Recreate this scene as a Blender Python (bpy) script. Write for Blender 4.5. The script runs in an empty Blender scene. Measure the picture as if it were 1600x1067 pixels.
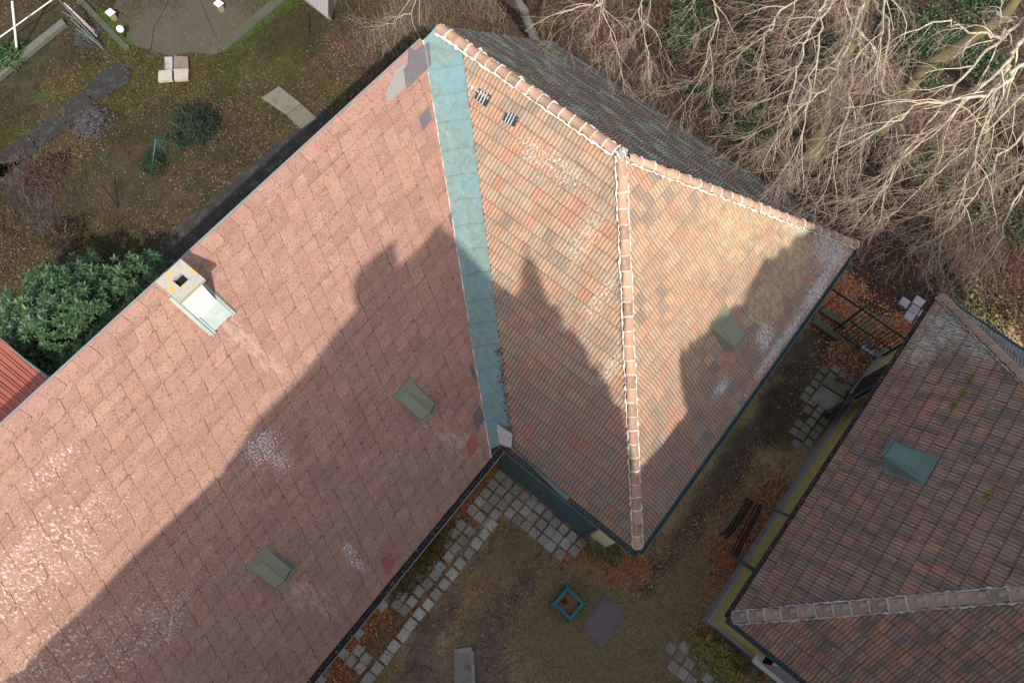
import bpy, math, random
import numpy as np
from mathutils import Matrix, Vector
random.seed(7); rng = np.random.default_rng(7)
sc = bpy.context.scene
col = sc.collection

# ------------------------------------------------------------------ camera
CR = np.array([[0.6272561362060899, 0.7257326139716092, -0.28259850072097437],
               [-0.7778173854992126, 0.6021000109434178, -0.18021013189359084],
               [0.03936819029338801, 0.3328479380135493, 0.942158370844919]])
CC = np.array([-7.905, -7.7789, 20.4]); FPX = 1129.21
cd = bpy.data.cameras.new('camera'); cam = bpy.data.objects.new('camera', cd); col.objects.link(cam)
m = Matrix.Identity(4)
for i in range(3):
    for j in range(3): m[i][j] = CR[i][j]
    m[i][3] = CC[i]
cam.matrix_world = m
cd.sensor_width = 36; cd.lens = FPX / 1600 * 36; cd.clip_start = .1; cd.clip_end = 500
sc.camera = cam

# ------------------------------------------------------------------ light
SUN = np.array([-.562, -.655, .92]); SUN /= np.linalg.norm(SUN)
w = bpy.data.worlds.new("World"); sc.world = w; w.use_nodes = True
nt = w.node_tree; nt.nodes.clear()
sky = nt.nodes.new('ShaderNodeTexSky'); sky.sky_type = 'NISHITA'; sky.sun_disc = False
sky.sun_elevation = math.asin(SUN[2]); sky.sun_rotation = math.atan2(SUN[0], SUN[1])
sky.dust_density = 3.0; sky.ozone_density = 1.0
bg = nt.nodes.new('ShaderNodeBackground'); bg.inputs[1].default_value = .125
wo = nt.nodes.new('ShaderNodeOutputWorld')
hs = nt.nodes.new('ShaderNodeHueSaturation'); hs.inputs['Saturation'].default_value = .62
nt.links.new(sky.outputs[0], hs.inputs['Color']); nt.links.new(hs.outputs[0], bg.inputs[0]); nt.links.new(bg.outputs[0], wo.inputs[0])
sl = bpy.data.lights.new('sun', 'SUN'); sl.energy = 2.95; sl.angle = math.radians(.6); sl.color = (1, .92, .80)
so = bpy.data.objects.new('sun', sl); col.objects.link(so)
so.rotation_euler = Vector(SUN).to_track_quat('Z', 'Y').to_euler(); so.location = (0, 0, 40)
sc.view_settings.view_transform = 'Standard'; sc.view_settings.look = 'None'
sc.view_settings.exposure = 0.62; sc.view_settings.gamma = 1

# ------------------------------------------------------------------ geometry helpers
def ray(u, v): return CR @ np.array([(u - 800) / FPX, -(v - 533.5) / FPX, -1.0])
def G(u, v, z=0.0):
    d = ray(u, v); return CC + d * (z - CC[2]) / d[2]
def onplane(u, v, n, q):
    d = ray(u, v); return CC + d * (np.dot(n, q - CC) / np.dot(n, d))

def empty(name, loc, label, cat, group=None):
    o = bpy.data.objects.new(name, None); col.objects.link(o); o.location = loc
    o.empty_display_size = .3; o['label'] = label; o['category'] = cat
    if group: o['group'] = group
    return o
def tag(o, label=None, cat=None, group=None, kind=None):
    if label: o['label'] = label
    if cat: o['category'] = cat
    if group: o['group'] = group
    if kind: o['kind'] = kind
    return o
def wloc(p):
    v = np.zeros(3)
    while p is not None: v += np.array(p.location); p = p.parent
    return v
def mesh_obj(name, V, F, mat, parent=None, tint=None, uv=None, smooth=False, flat_idx=None):
    """V list/array of world points, F list of index tuples, tint per face rgb, uv per loop"""
    off = wloc(parent)
    V = np.asarray(V, float).reshape(-1, 3) - off
    me = bpy.data.meshes.new(name)
    if isinstance(F, np.ndarray):
        n, k = F.shape
        me.vertices.add(len(V)); me.vertices.foreach_set('co', V.astype(np.float32).ravel())
        me.loops.add(n * k); me.loops.foreach_set('vertex_index', F.astype(np.int32).ravel())
        me.polygons.add(n); me.polygons.foreach_set('loop_start', np.arange(0, n * k, k, dtype=np.int32))
        me.update(calc_edges=True); counts = np.full(n, k)
    else:
        me.from_pydata([tuple(v) for v in V], [], F); counts = np.array([len(f) for f in F])
    if smooth: me.polygons.foreach_set('use_smooth', np.ones(len(counts), bool))
    if tint is not None:
        t = np.asarray(tint, float); t = np.c_[t, np.ones(len(t))]
        a = me.color_attributes.new('tint', 'FLOAT_COLOR', 'CORNER')
        a.data.foreach_set('color', np.repeat(t, counts, 0).astype(np.float32).ravel())
    if uv is not None:
        l = me.uv_layers.new(name='uv'); l.data.foreach_set('uv', np.asarray(uv, np.float32).ravel())
    me.materials.append(mat)
    o = bpy.data.objects.new(name, me); col.objects.link(o)
    if parent is not None: o.parent = parent
    return o
class MB:
    def __init__(s): s.v = []; s.f = []; s.t = []
    def add(s, V, F, t=None):
        b = len(s.v); s.v += [np.array(p, float) for p in V]; s.f += [tuple(b + i for i in f) for f in F]
        s.t += [t if t is not None else (1, 1, 1)] * len(F)
    def box(s, a, b, t=None, M=None):
        (x0, y0, z0), (x1, y1, z1) = a, b
        V = [(x0, y0, z0), (x1, y0, z0), (x1, y1, z0), (x0, y1, z0), (x0, y0, z1), (x1, y0, z1), (x1, y1, z1), (x0, y1, z1)]
        if M is not None: V = [M(np.array(p, float)) for p in V]
        s.add(V, [(0, 3, 2, 1), (4, 5, 6, 7), (0, 1, 5, 4), (1, 2, 6, 5), (2, 3, 7, 6), (3, 0, 4, 7)], t)
    def prism(s, P, d, t=None):
        """P polygon points (world), extruded by vector d"""
        P = [np.array(p, float) for p in P]; d = np.array(d, float); n = len(P)
        s.add(P + [p + d for p in P], [tuple(range(n))[::-1], tuple(range(n, 2 * n))] + [(i, (i + 1) % n, n + (i + 1) % n, n + i) for i in range(n)], t)
    def tube(s, pts, rad, n=6, t=None, cap=True):
        pts = [np.array(p, float) for p in pts]
        if np.isscalar(rad): rad = [rad] * len(pts)
        V = []; F = []; ref = None
        for i, p in enumerate(pts):
            d = pts[min(i + 1, len(pts) - 1)] - pts[max(i - 1, 0)]; d /= (np.linalg.norm(d) + 1e-9)
            if ref is None: ref = np.array([0, 0, 1.]) if abs(d[2]) < .9 else np.array([1., 0, 0])
            a = np.cross(d, ref); a /= (np.linalg.norm(a) + 1e-9); b = np.cross(a, d); ref = b
            for k in range(n):
                an = 2 * math.pi * k / n; V.append(p + rad[i] * (math.cos(an) * a + math.sin(an) * b))
        for i in range(len(pts) - 1):
            for k in range(n):
                F.append((i * n + k, i * n + (k + 1) % n, (i + 1) * n + (k + 1) % n, (i + 1) * n + k))
        if cap: F.append(tuple(range(n))); F.append(tuple(range((len(pts) - 1) * n, len(pts) * n))[::-1])
        s.add(V, F, t)
    def build(s, name, mat, parent=None, smooth=False):
        return mesh_obj(name, s.v, s.f, mat, parent, tint=s.t, smooth=smooth)

def vnoise(x, y, scale, seed):
    """smooth value noise 0..1"""
    r = np.random.default_rng(seed).random((64, 64))
    x = np.asarray(x) * scale + 500; y = np.asarray(y) * scale + 500
    xi = np.floor(x).astype(int); yi = np.floor(y).astype(int); fx = x - xi; fy = y - yi
    fx = fx * fx * (3 - 2 * fx); fy = fy * fy * (3 - 2 * fy)
    g = lambda a, b: r[a % 64, b % 64]
    return (g(xi, yi) * (1 - fx) + g(xi + 1, yi) * fx) * (1 - fy) + (g(xi, yi + 1) * (1 - fx) + g(xi + 1, yi + 1) * fx) * fy
def fnoise(x, y, scale, seed, oct=4):
    s = 0; a = 1; t = 0
    for i in range(oct): s = s + a * vnoise(x, y, scale * 2 ** i, seed + i); t += a; a *= .55
    return s / t
def inpoly(x, y, P):
    x = np.asarray(x); y = np.asarray(y); r = np.zeros(x.shape, bool); n = len(P)
    for i in range(n):
        x0, y0 = P[i][:2]; x1, y1 = P[(i + 1) % n][:2]
        if y0 == y1: continue
        c = ((y0 > y) != (y1 > y)) & (x < (x1 - x0) * (y - y0) / (y1 - y0) + x0); r ^= c
    return r
def gp(*px, z=0): return [G(u, v, z) for u, v in px]

# ------------------------------------------------------------------ materials
def material(name, base, layers=(), rough=.85, bump=0, bscale=60, metallic=0, coord='Object', spec=.3, rand=0, stretch=(1, 1, 1), trans=0):
    """base rgb or 'tint'; layers = (rgb, scale, lo, hi, amount[, stretch[, blend]])"""
    mt = bpy.data.materials.new(name); mt.use_nodes = True; nt = mt.node_tree; N = nt.nodes; L = nt.links
    p = N['Principled BSDF']; p.inputs['Roughness'].default_value = rough; p.inputs['Metallic'].default_value = metallic
    p.inputs['Specular IOR Level'].default_value = spec
    tc = N.new('ShaderNodeTexCoord'); co = tc.outputs[coord]
    def mapped(st, loc=(0, 0, 0)):
        mp = N.new('ShaderNodeMapping'); mp.inputs['Scale'].default_value = st; mp.inputs['Location'].default_value = loc
        L.new(co, mp.inputs[0]); return mp.outputs[0]
    if base == 'tint':
        a = N.new('ShaderNodeAttribute'); a.attribute_name = 'tint'; cur = a.outputs['Color']
    else:
        r = N.new('ShaderNodeRGB'); r.outputs[0].default_value = (*base, 1); cur = r.outputs[0]
    if rand:
        oi = N.new('ShaderNodeObjectInfo'); hs = N.new('ShaderNodeHueSaturation')
        mr = N.new('ShaderNodeMapRange'); mr.inputs[3].default_value = 1 - rand; mr.inputs[4].default_value = 1 + rand
        L.new(oi.outputs['Random'], mr.inputs[0]); L.new(mr.outputs[0], hs.inputs['Value']); L.new(cur, hs.inputs['Color']); cur = hs.outputs[0]
    for k, ly in enumerate(layers):
        rgb, scl, lo, hi, amt = ly[:5]; st = ly[5] if len(ly) > 5 and ly[5] else (1, 1, 1); bl = ly[6] if len(ly) > 6 and ly[6] else 'MIX'
        no = N.new('ShaderNodeTexNoise'); no.inputs['Scale'].default_value = scl; no.inputs['Detail'].default_value = 5; no.inputs['Roughness'].default_value = .62
        L.new(mapped(st, (3.7 * k, 1.3 * k, 5.1 * k)), no.inputs['Vector'])
        mr = N.new('ShaderNodeMapRange'); mr.inputs[1].default_value = lo; mr.inputs[2].default_value = hi; mr.inputs[4].default_value = amt
        L.new(no.outputs['Fac'], mr.inputs[0]); f = mr.outputs[0]
        if len(ly) > 7:   # region masks: list of (u,v,ru,rv) blobs in the coord space, multiplied in
            tot = None
            for (cu, cv, ru, rv) in ly[7]:
                mp = N.new('ShaderNodeVectorMath'); mp.operation = 'SUBTRACT'; L.new(co, mp.inputs[0]); mp.inputs[1].default_value = (cu, cv, 0)
                dv = N.new('ShaderNodeVectorMath'); dv.operation = 'MULTIPLY'; L.new(mp.outputs[0], dv.inputs[0]); dv.inputs[1].default_value = (1 / ru, 1 / rv, 0)
                ln = N.new('ShaderNodeVectorMath'); ln.operation = 'LENGTH'; L.new(dv.outputs[0], ln.inputs[0])
                m2 = N.new('ShaderNodeMapRange'); m2.inputs[1].default_value = 1.0; m2.inputs[2].default_value = .25; m2.inputs[3].default_value = 0; m2.inputs[4].default_value = 1
                L.new(ln.outputs['Value'], m2.inputs[0])
                if tot is None: tot = m2.outputs[0]
                else:
                    mx = N.new('ShaderNodeMath'); mx.operation = 'MAXIMUM'; L.new(tot, mx.inputs[0]); L.new(m2.outputs[0], mx.inputs[1]); tot = mx.outputs[0]
            # threshold shift: mask lowers the noise threshold
            ad = N.new('ShaderNodeMath'); ad.operation = 'MULTIPLY_ADD'; L.new(tot, ad.inputs[0]); ad.inputs[1].default_value = .24; L.new(no.outputs['Fac'], ad.inputs[2])
            sb = N.new('ShaderNodeMath'); sb.operation = 'SUBTRACT'; L.new(ad.outputs[0], sb.inputs[0]); sb.inputs[1].default_value = .12
            L.new(sb.outputs[0], mr.inputs[0])
        mx = N.new('ShaderNodeMixRGB'); mx.blend_type = bl; L.new(f, mx.inputs[0]); L.new(cur, mx.inputs[1]); mx.inputs[2].default_value = (*rgb, 1); cur = mx.outputs[0]
    L.new(cur, p.inputs['Base Color'])
    if bump:
        no = N.new('ShaderNodeTexNoise'); no.inputs['Scale'].default_value = bscale; no.inputs['Detail'].default_value = 4
        L.new(mapped(stretch), no.inputs['Vector'])
        b = N.new('ShaderNodeBump'); b.inputs['Strength'].default_value = bump; b.inputs['Distance'].default_value = .01
        L.new(no.outputs['Fac'], b.inputs['Height']); L.new(b.outputs[0], p.inputs['Normal'])
    return mt
M = {}
# white chalky weathering blobs on the diamond slates (metres along ridge, metres down slope)
M['slate'] = material('pink_slate', 'tint', [
    ((.31, .18, .145), 1.4, .45, .75, .5), ((.50, .33, .25), 3.3, .52, .75, .45), ((.31, .20, .165), 7, .5, .72, .5),
    ((.12, .085, .075), 26, .555, .64, .75), ((.15, .105, .09), 14, .58, .70, .5, (1, 1.4, 1)),
    ((.78, .66, .58), 26, .645, .69, .85, (1, 1.5, 1)),
    ((.52, .38, .33), 9, .53, .66, .55, (1.5, .6, 1), None, [(-5.85, 6.4, .35, 1.0), (-5.6, 6.9, .3, .8), (-10.1, 6.4, .4, 1.1), (-7.2, 1.8, .3, 1.6)]),
    ((.70, .58, .50), 19, .655, .75, .8, (1.4, .8, 1), None,
        [(-12.2, 2.0, 3.8, 1.6), (-10.9, 1.0, 1.5, .45), (-13.6, 3.6, 3.5, 2.0), (-12.2, 4.2, 2.2, 1.5)]),
    ((.80, .76, .76), 30, .63, .68, .85, (1, 1.0, 1), None,
        [(-8.5, 3.45, .85, .75), (-8.45, 3.9, .4, .6), (-8.93, 6.35, .28, .5), (-9.05, 6.75, .22, .6)]),
    ((.33, .29, .14), 3, .72, .8, .35)],
    rough=.86, bump=.8, bscale=60, coord='UV')
M['slate_grey'] = material('grey_slate', (.13, .12, .135), [((.19, .175, .19), 6, .5, .7, .5)], rough=.7, bump=.2)
M['slate_pale'] = material('pale_sheet', (.27, .26, .255), [((.25, .24, .23), 9, .5, .7, .6)], rough=.7, bump=.3)
M['slate_red'] = material('red_slate', (.34, .115, .085), [((.26, .09, .07), 8, .5, .7, .5)], rough=.7)
tl = [((.25, .19, .15), 6, .48, .68, .6, (1.5, .8, 1)), ((.20, .155, .125), 1.6, .5, .7, .45), ((.13, .10, .085), 30, .56, .72, .6, (5, 1, 1)), ((.62, .44, .32), 18, .60, .75, .35, (4, .6, 1))]
M['tile'] = material('clay_tile', 'tint', tl + [((.78, .74, .62), 24, .665, .70, .85, (1, .55, 1)),
    ((.76, .72, .62), 26, .66, .70, .75, (2.2, .5, 1), None, [(-3.6, .9, 2.4, .7), (-5.0, 1.7, .7, 1.6), (-6.0, 2.6, .5, 1.6), (-1.2, .6, 1.0, .3), (-7.0, 3.8, .5, 1.4)])], rough=.85, bump=.4, bscale=120, coord='UV')
M['tile_end'] = material('clay_tile_end', 'tint', tl + [((.50, .44, .25), 9, .52, .68, .55, (1.2, .8, 1), None, [(3.2, 5.0, 2.2, 1.8), (1.9, 3.3, 1.8, 1.8), (1.5, 5.5, 2, 1)]),
    ((.78, .76, .70), 24, .66, .70, .8, (1, .5, 1)),
    ((.60, .64, .66), 22, .56, .64, .75, (2.2, .4, 1), None, [(4.1, 6.2, 1.4, 1.6), (3.0, 6.7, 1.6, .5), (.9, 6.2, .6, .6), (1.3, 6.75, 3.0, .3), (3.6, 4.6, 1.0, 1.0), (-.9, 6.0, .6, .3)])], rough=.85, bump=.4, bscale=120, coord='UV')
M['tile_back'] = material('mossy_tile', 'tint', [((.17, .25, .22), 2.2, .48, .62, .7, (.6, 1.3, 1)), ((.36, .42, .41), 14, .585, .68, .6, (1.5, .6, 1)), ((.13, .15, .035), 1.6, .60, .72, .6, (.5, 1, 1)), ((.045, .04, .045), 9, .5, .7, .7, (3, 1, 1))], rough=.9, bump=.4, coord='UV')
M['tile_dark'] = material('weathered_tile', 'tint', [((.15, .125, .11), 2.6, .44, .62, .8, (1.6, .5, 1)), ((.14, .115, .10), 18, .5, .68, .7, (4, .8, 1)), ((.58, .22, .15), 5, .60, .70, .6, (2.2, .8, 1)),
    ((.70, .70, .68), 10, .665, .69, .8), ((.16, .17, .05), 7, .66, .8, .5), ((.62, .60, .54), 26, .66, .70, .7, (1, .6, 1)),
    ((.52, .55, .52), 18, .56, .64, .75, (2, .4, 1), None, [(4.4, 6.2, 1.4, 1.2), (3.6, 6.4, 1.2, .6), (4.0, 5.2, .8, .9)])], rough=.88, bump=.4, bscale=120, coord='UV')
M['ridge'] = material('ridge_clay', (.50, .27, .185), [((.50, .42, .32), 11, .54, .66, .55), ((.36, .30, .22), 7, .48, .66, .7), ((.16, .12, .09), 12, .6, .75, .6), ((.7, .66, .58), 18, .62, .68, .6)], rough=.85, bump=.3, rand=.38)
M['ridge_dark'] = material('ridge_clay_weathered', (.34, .22, .175), [((.36, .38, .28), 8, .52, .66, .8), ((.10, .08, .07), 12, .55, .7, .6)], rough=.88, bump=.3, rand=.2)
M['mortar'] = material('white_mortar', (.74, .70, .63), [((.36, .31, .25), 9, .54, .68, .75)], rough=.95, bump=.8, bscale=50)
M['mortar_dark'] = material('grey_mortar', (.60, .59, .58), [((.34, .33, .32), 11, .5, .65, .8)], rough=.95, bump=.8, bscale=50)
M['copper'] = material('patina_sheet', (.185, .275, .27), [((.34, .38, .33), 4.5, .52, .7, .45, (2.2, .7, 1)), ((.16, .14, .09), 2.6, .58, .74, .45, (3, .6, 1)), ((.12, .17, .16), 7, .50, .68, .65, (1, 2, 1)), ((.44, .42, .32), 16, .62, .70, .5, (2.5, .7, 1)), ((.17, .32, .38), 1.3, .48, .66, .7), ((.50, .47, .36), 5, .64, .76, .5, (1, 1, 1)), ((.30, .26, .17), 14, .68, .76, .5)], rough=.62, bump=.15, bscale=12, spec=.4)
M['copper_vent'] = material('old_copper', (.22, .215, .145), [((.15, .235, .20), 5, .52, .64, .7), ((.30, .21, .08), 6, .58, .7, .6), ((.38, .17, .08), 9, .68, .76, .7)], rough=.6, bump=.2, bscale=14, spec=.45)
M['copper_green'] = material('green_copper', (.13, .20, .18), [((.18, .26, .21), 4, .5, .66, .6), ((.22, .17, .09), 7, .66, .76, .6)], rough=.6, bump=.2, bscale=14, spec=.4)
M['gutter'] = material('teal_gutter', (.065, .115, .13), [((.12, .17, .17), 5, .5, .7, .5), ((.04, .05, .05), 12, .6, .75, .5)], rough=.5, spec=.5)
M['gutter_dark'] = material('dark_gutter', (.035, .035, .038), [((.10, .085, .07), 9, .55, .7, .6)], rough=.6)
M['gutter_lip'] = material('zinc_lip', (.24, .26, .26), rough=.45, metallic=.4)
M['cream'] = material('cream_plaster', (.88, .82, .54), [((.6, .54, .34), 3, .5, .7, .5)], rough=.9, bump=.2)
M['yellow'] = material('ochre_plaster', (.62, .53, .22), [((.34, .31, .12), 6, .5, .68, .7), ((.12, .11, .06), 20, .62, .7, .8)], rough=.92, bump=.4)
M['plinth'] = material('grey_plinth', (.38, .38, .44), [((.27, .27, .29), 6, .5, .7, .6)], rough=.9, bump=.3)
M['door'] = material('teal_door', (.075, .15, .17), [((.045, .085, .10), 3, .45, .7, .6)], rough=.55, spec=.4)
M['white'] = material('white_paint', (.78, .78, .75), [((.5, .5, .48), 6, .6, .75, .4)], rough=.6)
M['chimney'] = material('white_render', (.95, .94, .84), [((.90, .89, .78), 5, .5, .7, .5)], rough=.9, bump=.15)
M['cap'] = material('lichen_concrete', (.44, .42, .37), [((.30, .28, .25), 14, .52, .66, .7), ((.66, .42, .06), 6, .55, .61, .95)], rough=.95, bump=.7, bscale=45)
M['zinc'] = material('zinc_flashing', (.34, .40, .38), [((.44, .50, .46), 6, .5, .68, .6)], rough=.55, spec=.5, bump=.1)
M['glass'] = material('dark_glass', (.03, .04, .05), rough=.15, spec=.6)
M['black'] = material('plain_black', (.012, .011, .01), rough=.95)
M['iron'] = material('black_iron', (.018, .019, .022), rough=.5, spec=.4)
M['greymetal'] = material('grey_blue_metal', (.07, .09, .10), rough=.5, spec=.4)
M['wood'] = material('weathered_wood', (.30, .25, .17), [((.16, .13, .09), 8, .5, .7, .7, (1, 6, 1))], rough=.9, bump=.3)
M['pinkmetal'] = material('pink_metal', (.52, .42, .45), [((.42, .34, .36), 5, .5, .7, .5)], rough=.5, spec=.4)
M['redmetal'] = material('red_metal_roof', (.42, .135, .10), [((.30, .11, .085), 1.5, .45, .7, .6), ((.36, .10, .07), 4, .5, .7, .5)], rough=.5, spec=.4)
M['concrete'] = material('old_concrete', 'tint', [((.10, .095, .08), 3, .5, .7, .6), ((.30, .29, .26), 9, .6, .75, .5), ((.07, .08, .03), 5, .62, .74, .6)], rough=.95, bump=.5, bscale=40)
M['stone'] = material('granite_sett', 'tint', [((.10, .10, .095), 16, .5, .68, .7), ((.40, .39, .37), 30, .62, .7, .5), ((.09, .09, .04), 5, .62, .76, .5)], rough=.85, bump=.6, bscale=50)
M['ground'] = material('ground', 'tint', [((.40, .37, .33), 2.2, .48, .66, .55, None, 'MULTIPLY'), ((.42, .40, .37), 12, .48, .66, .75, None, 'MULTIPLY'), ((1.9, 1.75, 1.5), 26, .56, .70, .6, None, 'MULTIPLY'), ((.9, 1.1, .5), 3, .5, .7, .4, None, 'MULTIPLY'), ((.35, .33, .3), 55, .54, .66, .7, None, 'MULTIPLY')], rough=.97, bump=.9, bscale=30)
M['leaf'] = material('dead_leaf', 'tint', rough=.8, spec=.25)
M['green'] = material('green_leaf', 'tint', rough=.45, spec=.45)
M['grass'] = material('grass_blade', 'tint', rough=.8, spec=.2)
M['bark'] = material('pale_bark', (.42, .36, .27), [((.64, .58, .44), 5, .45, .6, .8), ((.50, .36, .06), 4, .60, .66, .85), ((.11, .09, .06), 14, .58, .7, .6)], rough=.9, bump=.6, bscale=40)
M['bark_dark'] = material('mossy_bark', (.13, .11, .07), [((.15, .14, .04), 2.5, .48, .62, .8), ((.07, .06, .05), 12, .55, .7, .6)], rough=.95, bump=.8, bscale=25)
M['bark_grey'] = material('grey_bark', (.17, .16, .145), [((.26, .25, .22), 3, .5, .65, .6), ((.08, .075, .07), 9, .55, .7, .6)], rough=.95, bump=.6, bscale=25)
M['twig'] = material('twig', 'tint', rough=.85, spec=.2)
M['terracotta'] = material('terracotta', (.34, .15, .11), [((.26, .115, .085), 7, .5, .7, .6)], rough=.85)
M['teal'] = material('teal_paint', (.035, .21, .20), [((.02, .12, .13), 8, .5, .68, .7)], rough=.6, spec=.35)
M['soil'] = material('dark_soil', (.035, .025, .018), rough=.98, bump=1, bscale=40)
M['stone_wall'] = material('church_plaster', (.80, .78, .70), [((.68, .66, .58), 2, .5, .7, .5)], rough=.95)
M['plate'] = material('cast_cover', (.22, .175, .185), [((.27, .225, .22), 4, .5, .68, .6), ((.08, .07, .07), 16, .6, .7, .5)], rough=.8, bump=.3)

# ------------------------------------------------------------------ roof planes
zr, ze = 8.4577, 3.7852; hw, ha, he, Lb, Le = 4.9813, 6.0096, 4.9055, 4.7209, 9.862
def unit(v): v = np.array(v, float); return v / np.linalg.norm(v)
class Plane:
    """roof face frame: O origin on ridge level, U along ridge, V down slope, N outward"""
    def __init__(s, O, U, V):
        s.O = np.array(O, float); s.U = unit(U); s.V = unit(V); s.N = unit(np.cross(s.U, s.V))
        if s.N[2] < 0: s.N = -s.N
    def P(s, u, v, h=0): return s.O + s.U * u + s.V * v + s.N * h
    def px(s, u, v, h=0):
        P = onplane(u, v, s.N, s.O + s.N * h) - s.O; return np.array([P @ s.U, P @ s.V])
PA = Plane((0, 0, zr), (1, 0, 0), (0, -ha, ze - zr)); LA = math.hypot(ha, zr - ze)
PW = Plane((0, 0, zr), (0, 1, 0), (-hw, 0, ze - zr)); LW = math.hypot(hw, zr - ze)
PE = Plane((0, -Lb, zr), (1, 0, 0), (0, -(Le - Lb), ze - zr)); LE = math.hypot(Le - Lb, zr - ze)
PB = Plane((0, 0, zr), (0, 1, 0), (he, 0, ze - zr)); LB = math.hypot(he, zr - ze)
KC = .9; cx0, cx1, cy0, cz = -4.78, 5.35, -12.36, 3.36; hc = (cx1 - cx0) / 2; czr = cz + KC * hc; cyr = cy0 - hc
cxm = (cx0 + cx1) / 2
PC = Plane((0, cyr, czr), (1, 0, 0), (0, 1, -KC)); LC = hc * math.hypot(1, KC)          # north west face of right house
PS = Plane((cxm, 0, czr), (0, 1, 0), (-1, 0, -KC)); PNE = Plane((cxm, 0, czr), (0, 1, 0), (1, 0, -KC))

def clip(poly, C):
    """clip 2d polygon by convex ccw/cw polygon C"""
    n = len(C); ar = sum(C[i][0] * C[(i + 1) % n][1] - C[(i + 1) % n][0] * C[i][1] for i in range(n)); sg = 1 if ar > 0 else -1
    out = poly
    for i in range(n):
        a = C[i]; b = C[(i + 1) % n]; ex, ey = b[0] - a[0], b[1] - a[1]
        inp = out; out = []
        if not inp: return []
        f = lambda p: sg * (ex * (p[1] - a[1]) - ey * (p[0] - a[0]))
        for j in range(len(inp)):
            p = inp[j]; q = inp[(j + 1) % len(inp)]; fp, fq = f(p), f(q)
            if fp >= 0: out.append(p)
            if (fp >= 0) != (fq >= 0):
                t = fp / (fp - fq); out.append((p[0] + t * (q[0] - p[0]), p[1] + t * (q[1] - p[1])))
    return out
def tiles(name, PL, poly, vmax, row, wid, prof, thick, mat, palette, parent, shear=0, rowoff=0, jit=.004, stag=0, seed=1, pf=None):
    r = random.Random(seed); V = []; F = []; T = []; UV = []
    us = [p[0] for p in poly]; u0, u1 = min(us) - wid, max(us) + wid; nrow = int(vmax / row) + 2
    for i in range(nrow):
        vb = vmax - i * row; vt = vb - row
        if vb < min(p[1] for p in poly) - .01: break
        off = (-i * rowoff) % wid if rowoff else (r.choice(stag) if stag else 0)
        k0 = int(math.floor((u0 - off) / wid)); k1 = int(math.ceil((u1 - off) / wid))
        rowj = r.uniform(-jit, jit)
        for k in range(k0, k1 + 1):
            ua = off + k * wid + r.uniform(-jit, jit) * .6; vj = rowj + r.uniform(-jit, jit); hj = r.uniform(0, jit * .8); tw = r.uniform(-jit, jit)
            cx = ua + wid / 2; cy = (vb + vt) / 2
            if not inpoly(np.array([cx, cx - wid, cx + wid, cx, cx]), np.array([cy, cy, cy, cy - row, cy + row]), poly).any(): continue
            c = palette(r, cx, cy); lowf = r.uniform(.84, 1.05); cut = r.uniform(.02, .10); dk_ = r.uniform(.45, 1.0)
            H = lambda a, s: a + hj + thick * s + tw * (s - .5)
            for si, ((a0, h0), (a1, h1)) in enumerate(zip(prof[:-1], prof[1:])):
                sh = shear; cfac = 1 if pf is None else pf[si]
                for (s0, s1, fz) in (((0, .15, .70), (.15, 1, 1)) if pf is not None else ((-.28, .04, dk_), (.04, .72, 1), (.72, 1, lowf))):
                    q = [(ua + a0 + sh * s0, vt + vj + row * s0), (ua + a1 + sh * s0, vt + vj + row * s0), (ua + a1 + sh * s1, vt + vj + row * s1), (ua + a0 + sh * s1, vt + vj + row * s1)]
                    if pf is None and s1 == 1:
                        q = q[:2] + [(q[2][0] - sh * .18, q[2][1] - row * .17), (q[2][0] - cut, q[2][1]), (q[3][0] + cut * .5, q[3][1]), (q[3][0] - sh * .09, q[3][1] - row * .09)]
                    cl = clip(q, poly)
                    if len(cl) < 3: continue
                    b = len(V)
                    for (pu, pv) in cl:
                        s = (pv - vt - vj) / row; lu = pu - ua - sh * s; t = 0 if a1 == a0 else min(1, max(0, (lu - a0) / (a1 - a0)))
                        V.append(PL.P(pu, pv, H(h0 + t * (h1 - h0), s))); UV.append((pu, pv))
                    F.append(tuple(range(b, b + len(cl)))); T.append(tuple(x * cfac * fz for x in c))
                if len(cl) < 3: continue
                e = [p for p in cl if abs(p[1] - (vb + vj)) < 1e-6]   # front lip
                if len(e) == 2:
                    b = len(V)
                    for p in e:
                        lu = p[0] - ua - sh; t = min(1, max(0, (lu - a0) / (a1 - a0 + 1e-9))); h = H(h0 + t * (h1 - h0), 1)
                        V.append(PL.P(p[0], p[1], h)); V.append(PL.P(p[0], p[1] - .004, -.012)); UV += [(p[0], p[1])] * 2
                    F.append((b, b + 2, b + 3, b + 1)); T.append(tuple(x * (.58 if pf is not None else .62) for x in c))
    uvl = [UV[i] for f in F for i in f]
    me = mesh_obj(name, V, F, mat, parent, tint=T, uv=uvl)
    return me
def pick(pal, r):
    x = r.random() * sum(p[0] for p in pal)
    for wgt, c in pal:
        x -= wgt
        if x <= 0: break
    f = r.uniform(.92, 1.08); return tuple(min(.9, a * f) for a in c)

# ================================================================== long house (A wing + B wing)
house = empty('farmhouse', (-3, -3, 0), 'large L-shaped building, pink diamond slates and orange clay tiles meeting at a green valley', 'building')
AX0 = -24.0
# walls
mb = MB()
mb.box((AX0 + .3, -5.6, -.2), (-4.85, -.02, 3.6)); mb.box((-4.85, -9.55, -.2), (4.5, -.02, 3.72))
mb.prism([(AX0 + .3, -.03, 3.6), (AX0 + .3, -5.6, 3.6), (AX0 + .3, -5.6, 3.9), (AX0 + .3, -.03, zr - .12)], (4.0 - AX0 - 4.3, 0, 0))
mb.prism([(.0, -.03, 3.7), (4.5, -.03, 3.7), (4.5, -.03, 3.95), (0, -.03, zr - .12)], (0, -.25, 0))
mb.build('wall', M['cream'], house)
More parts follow.
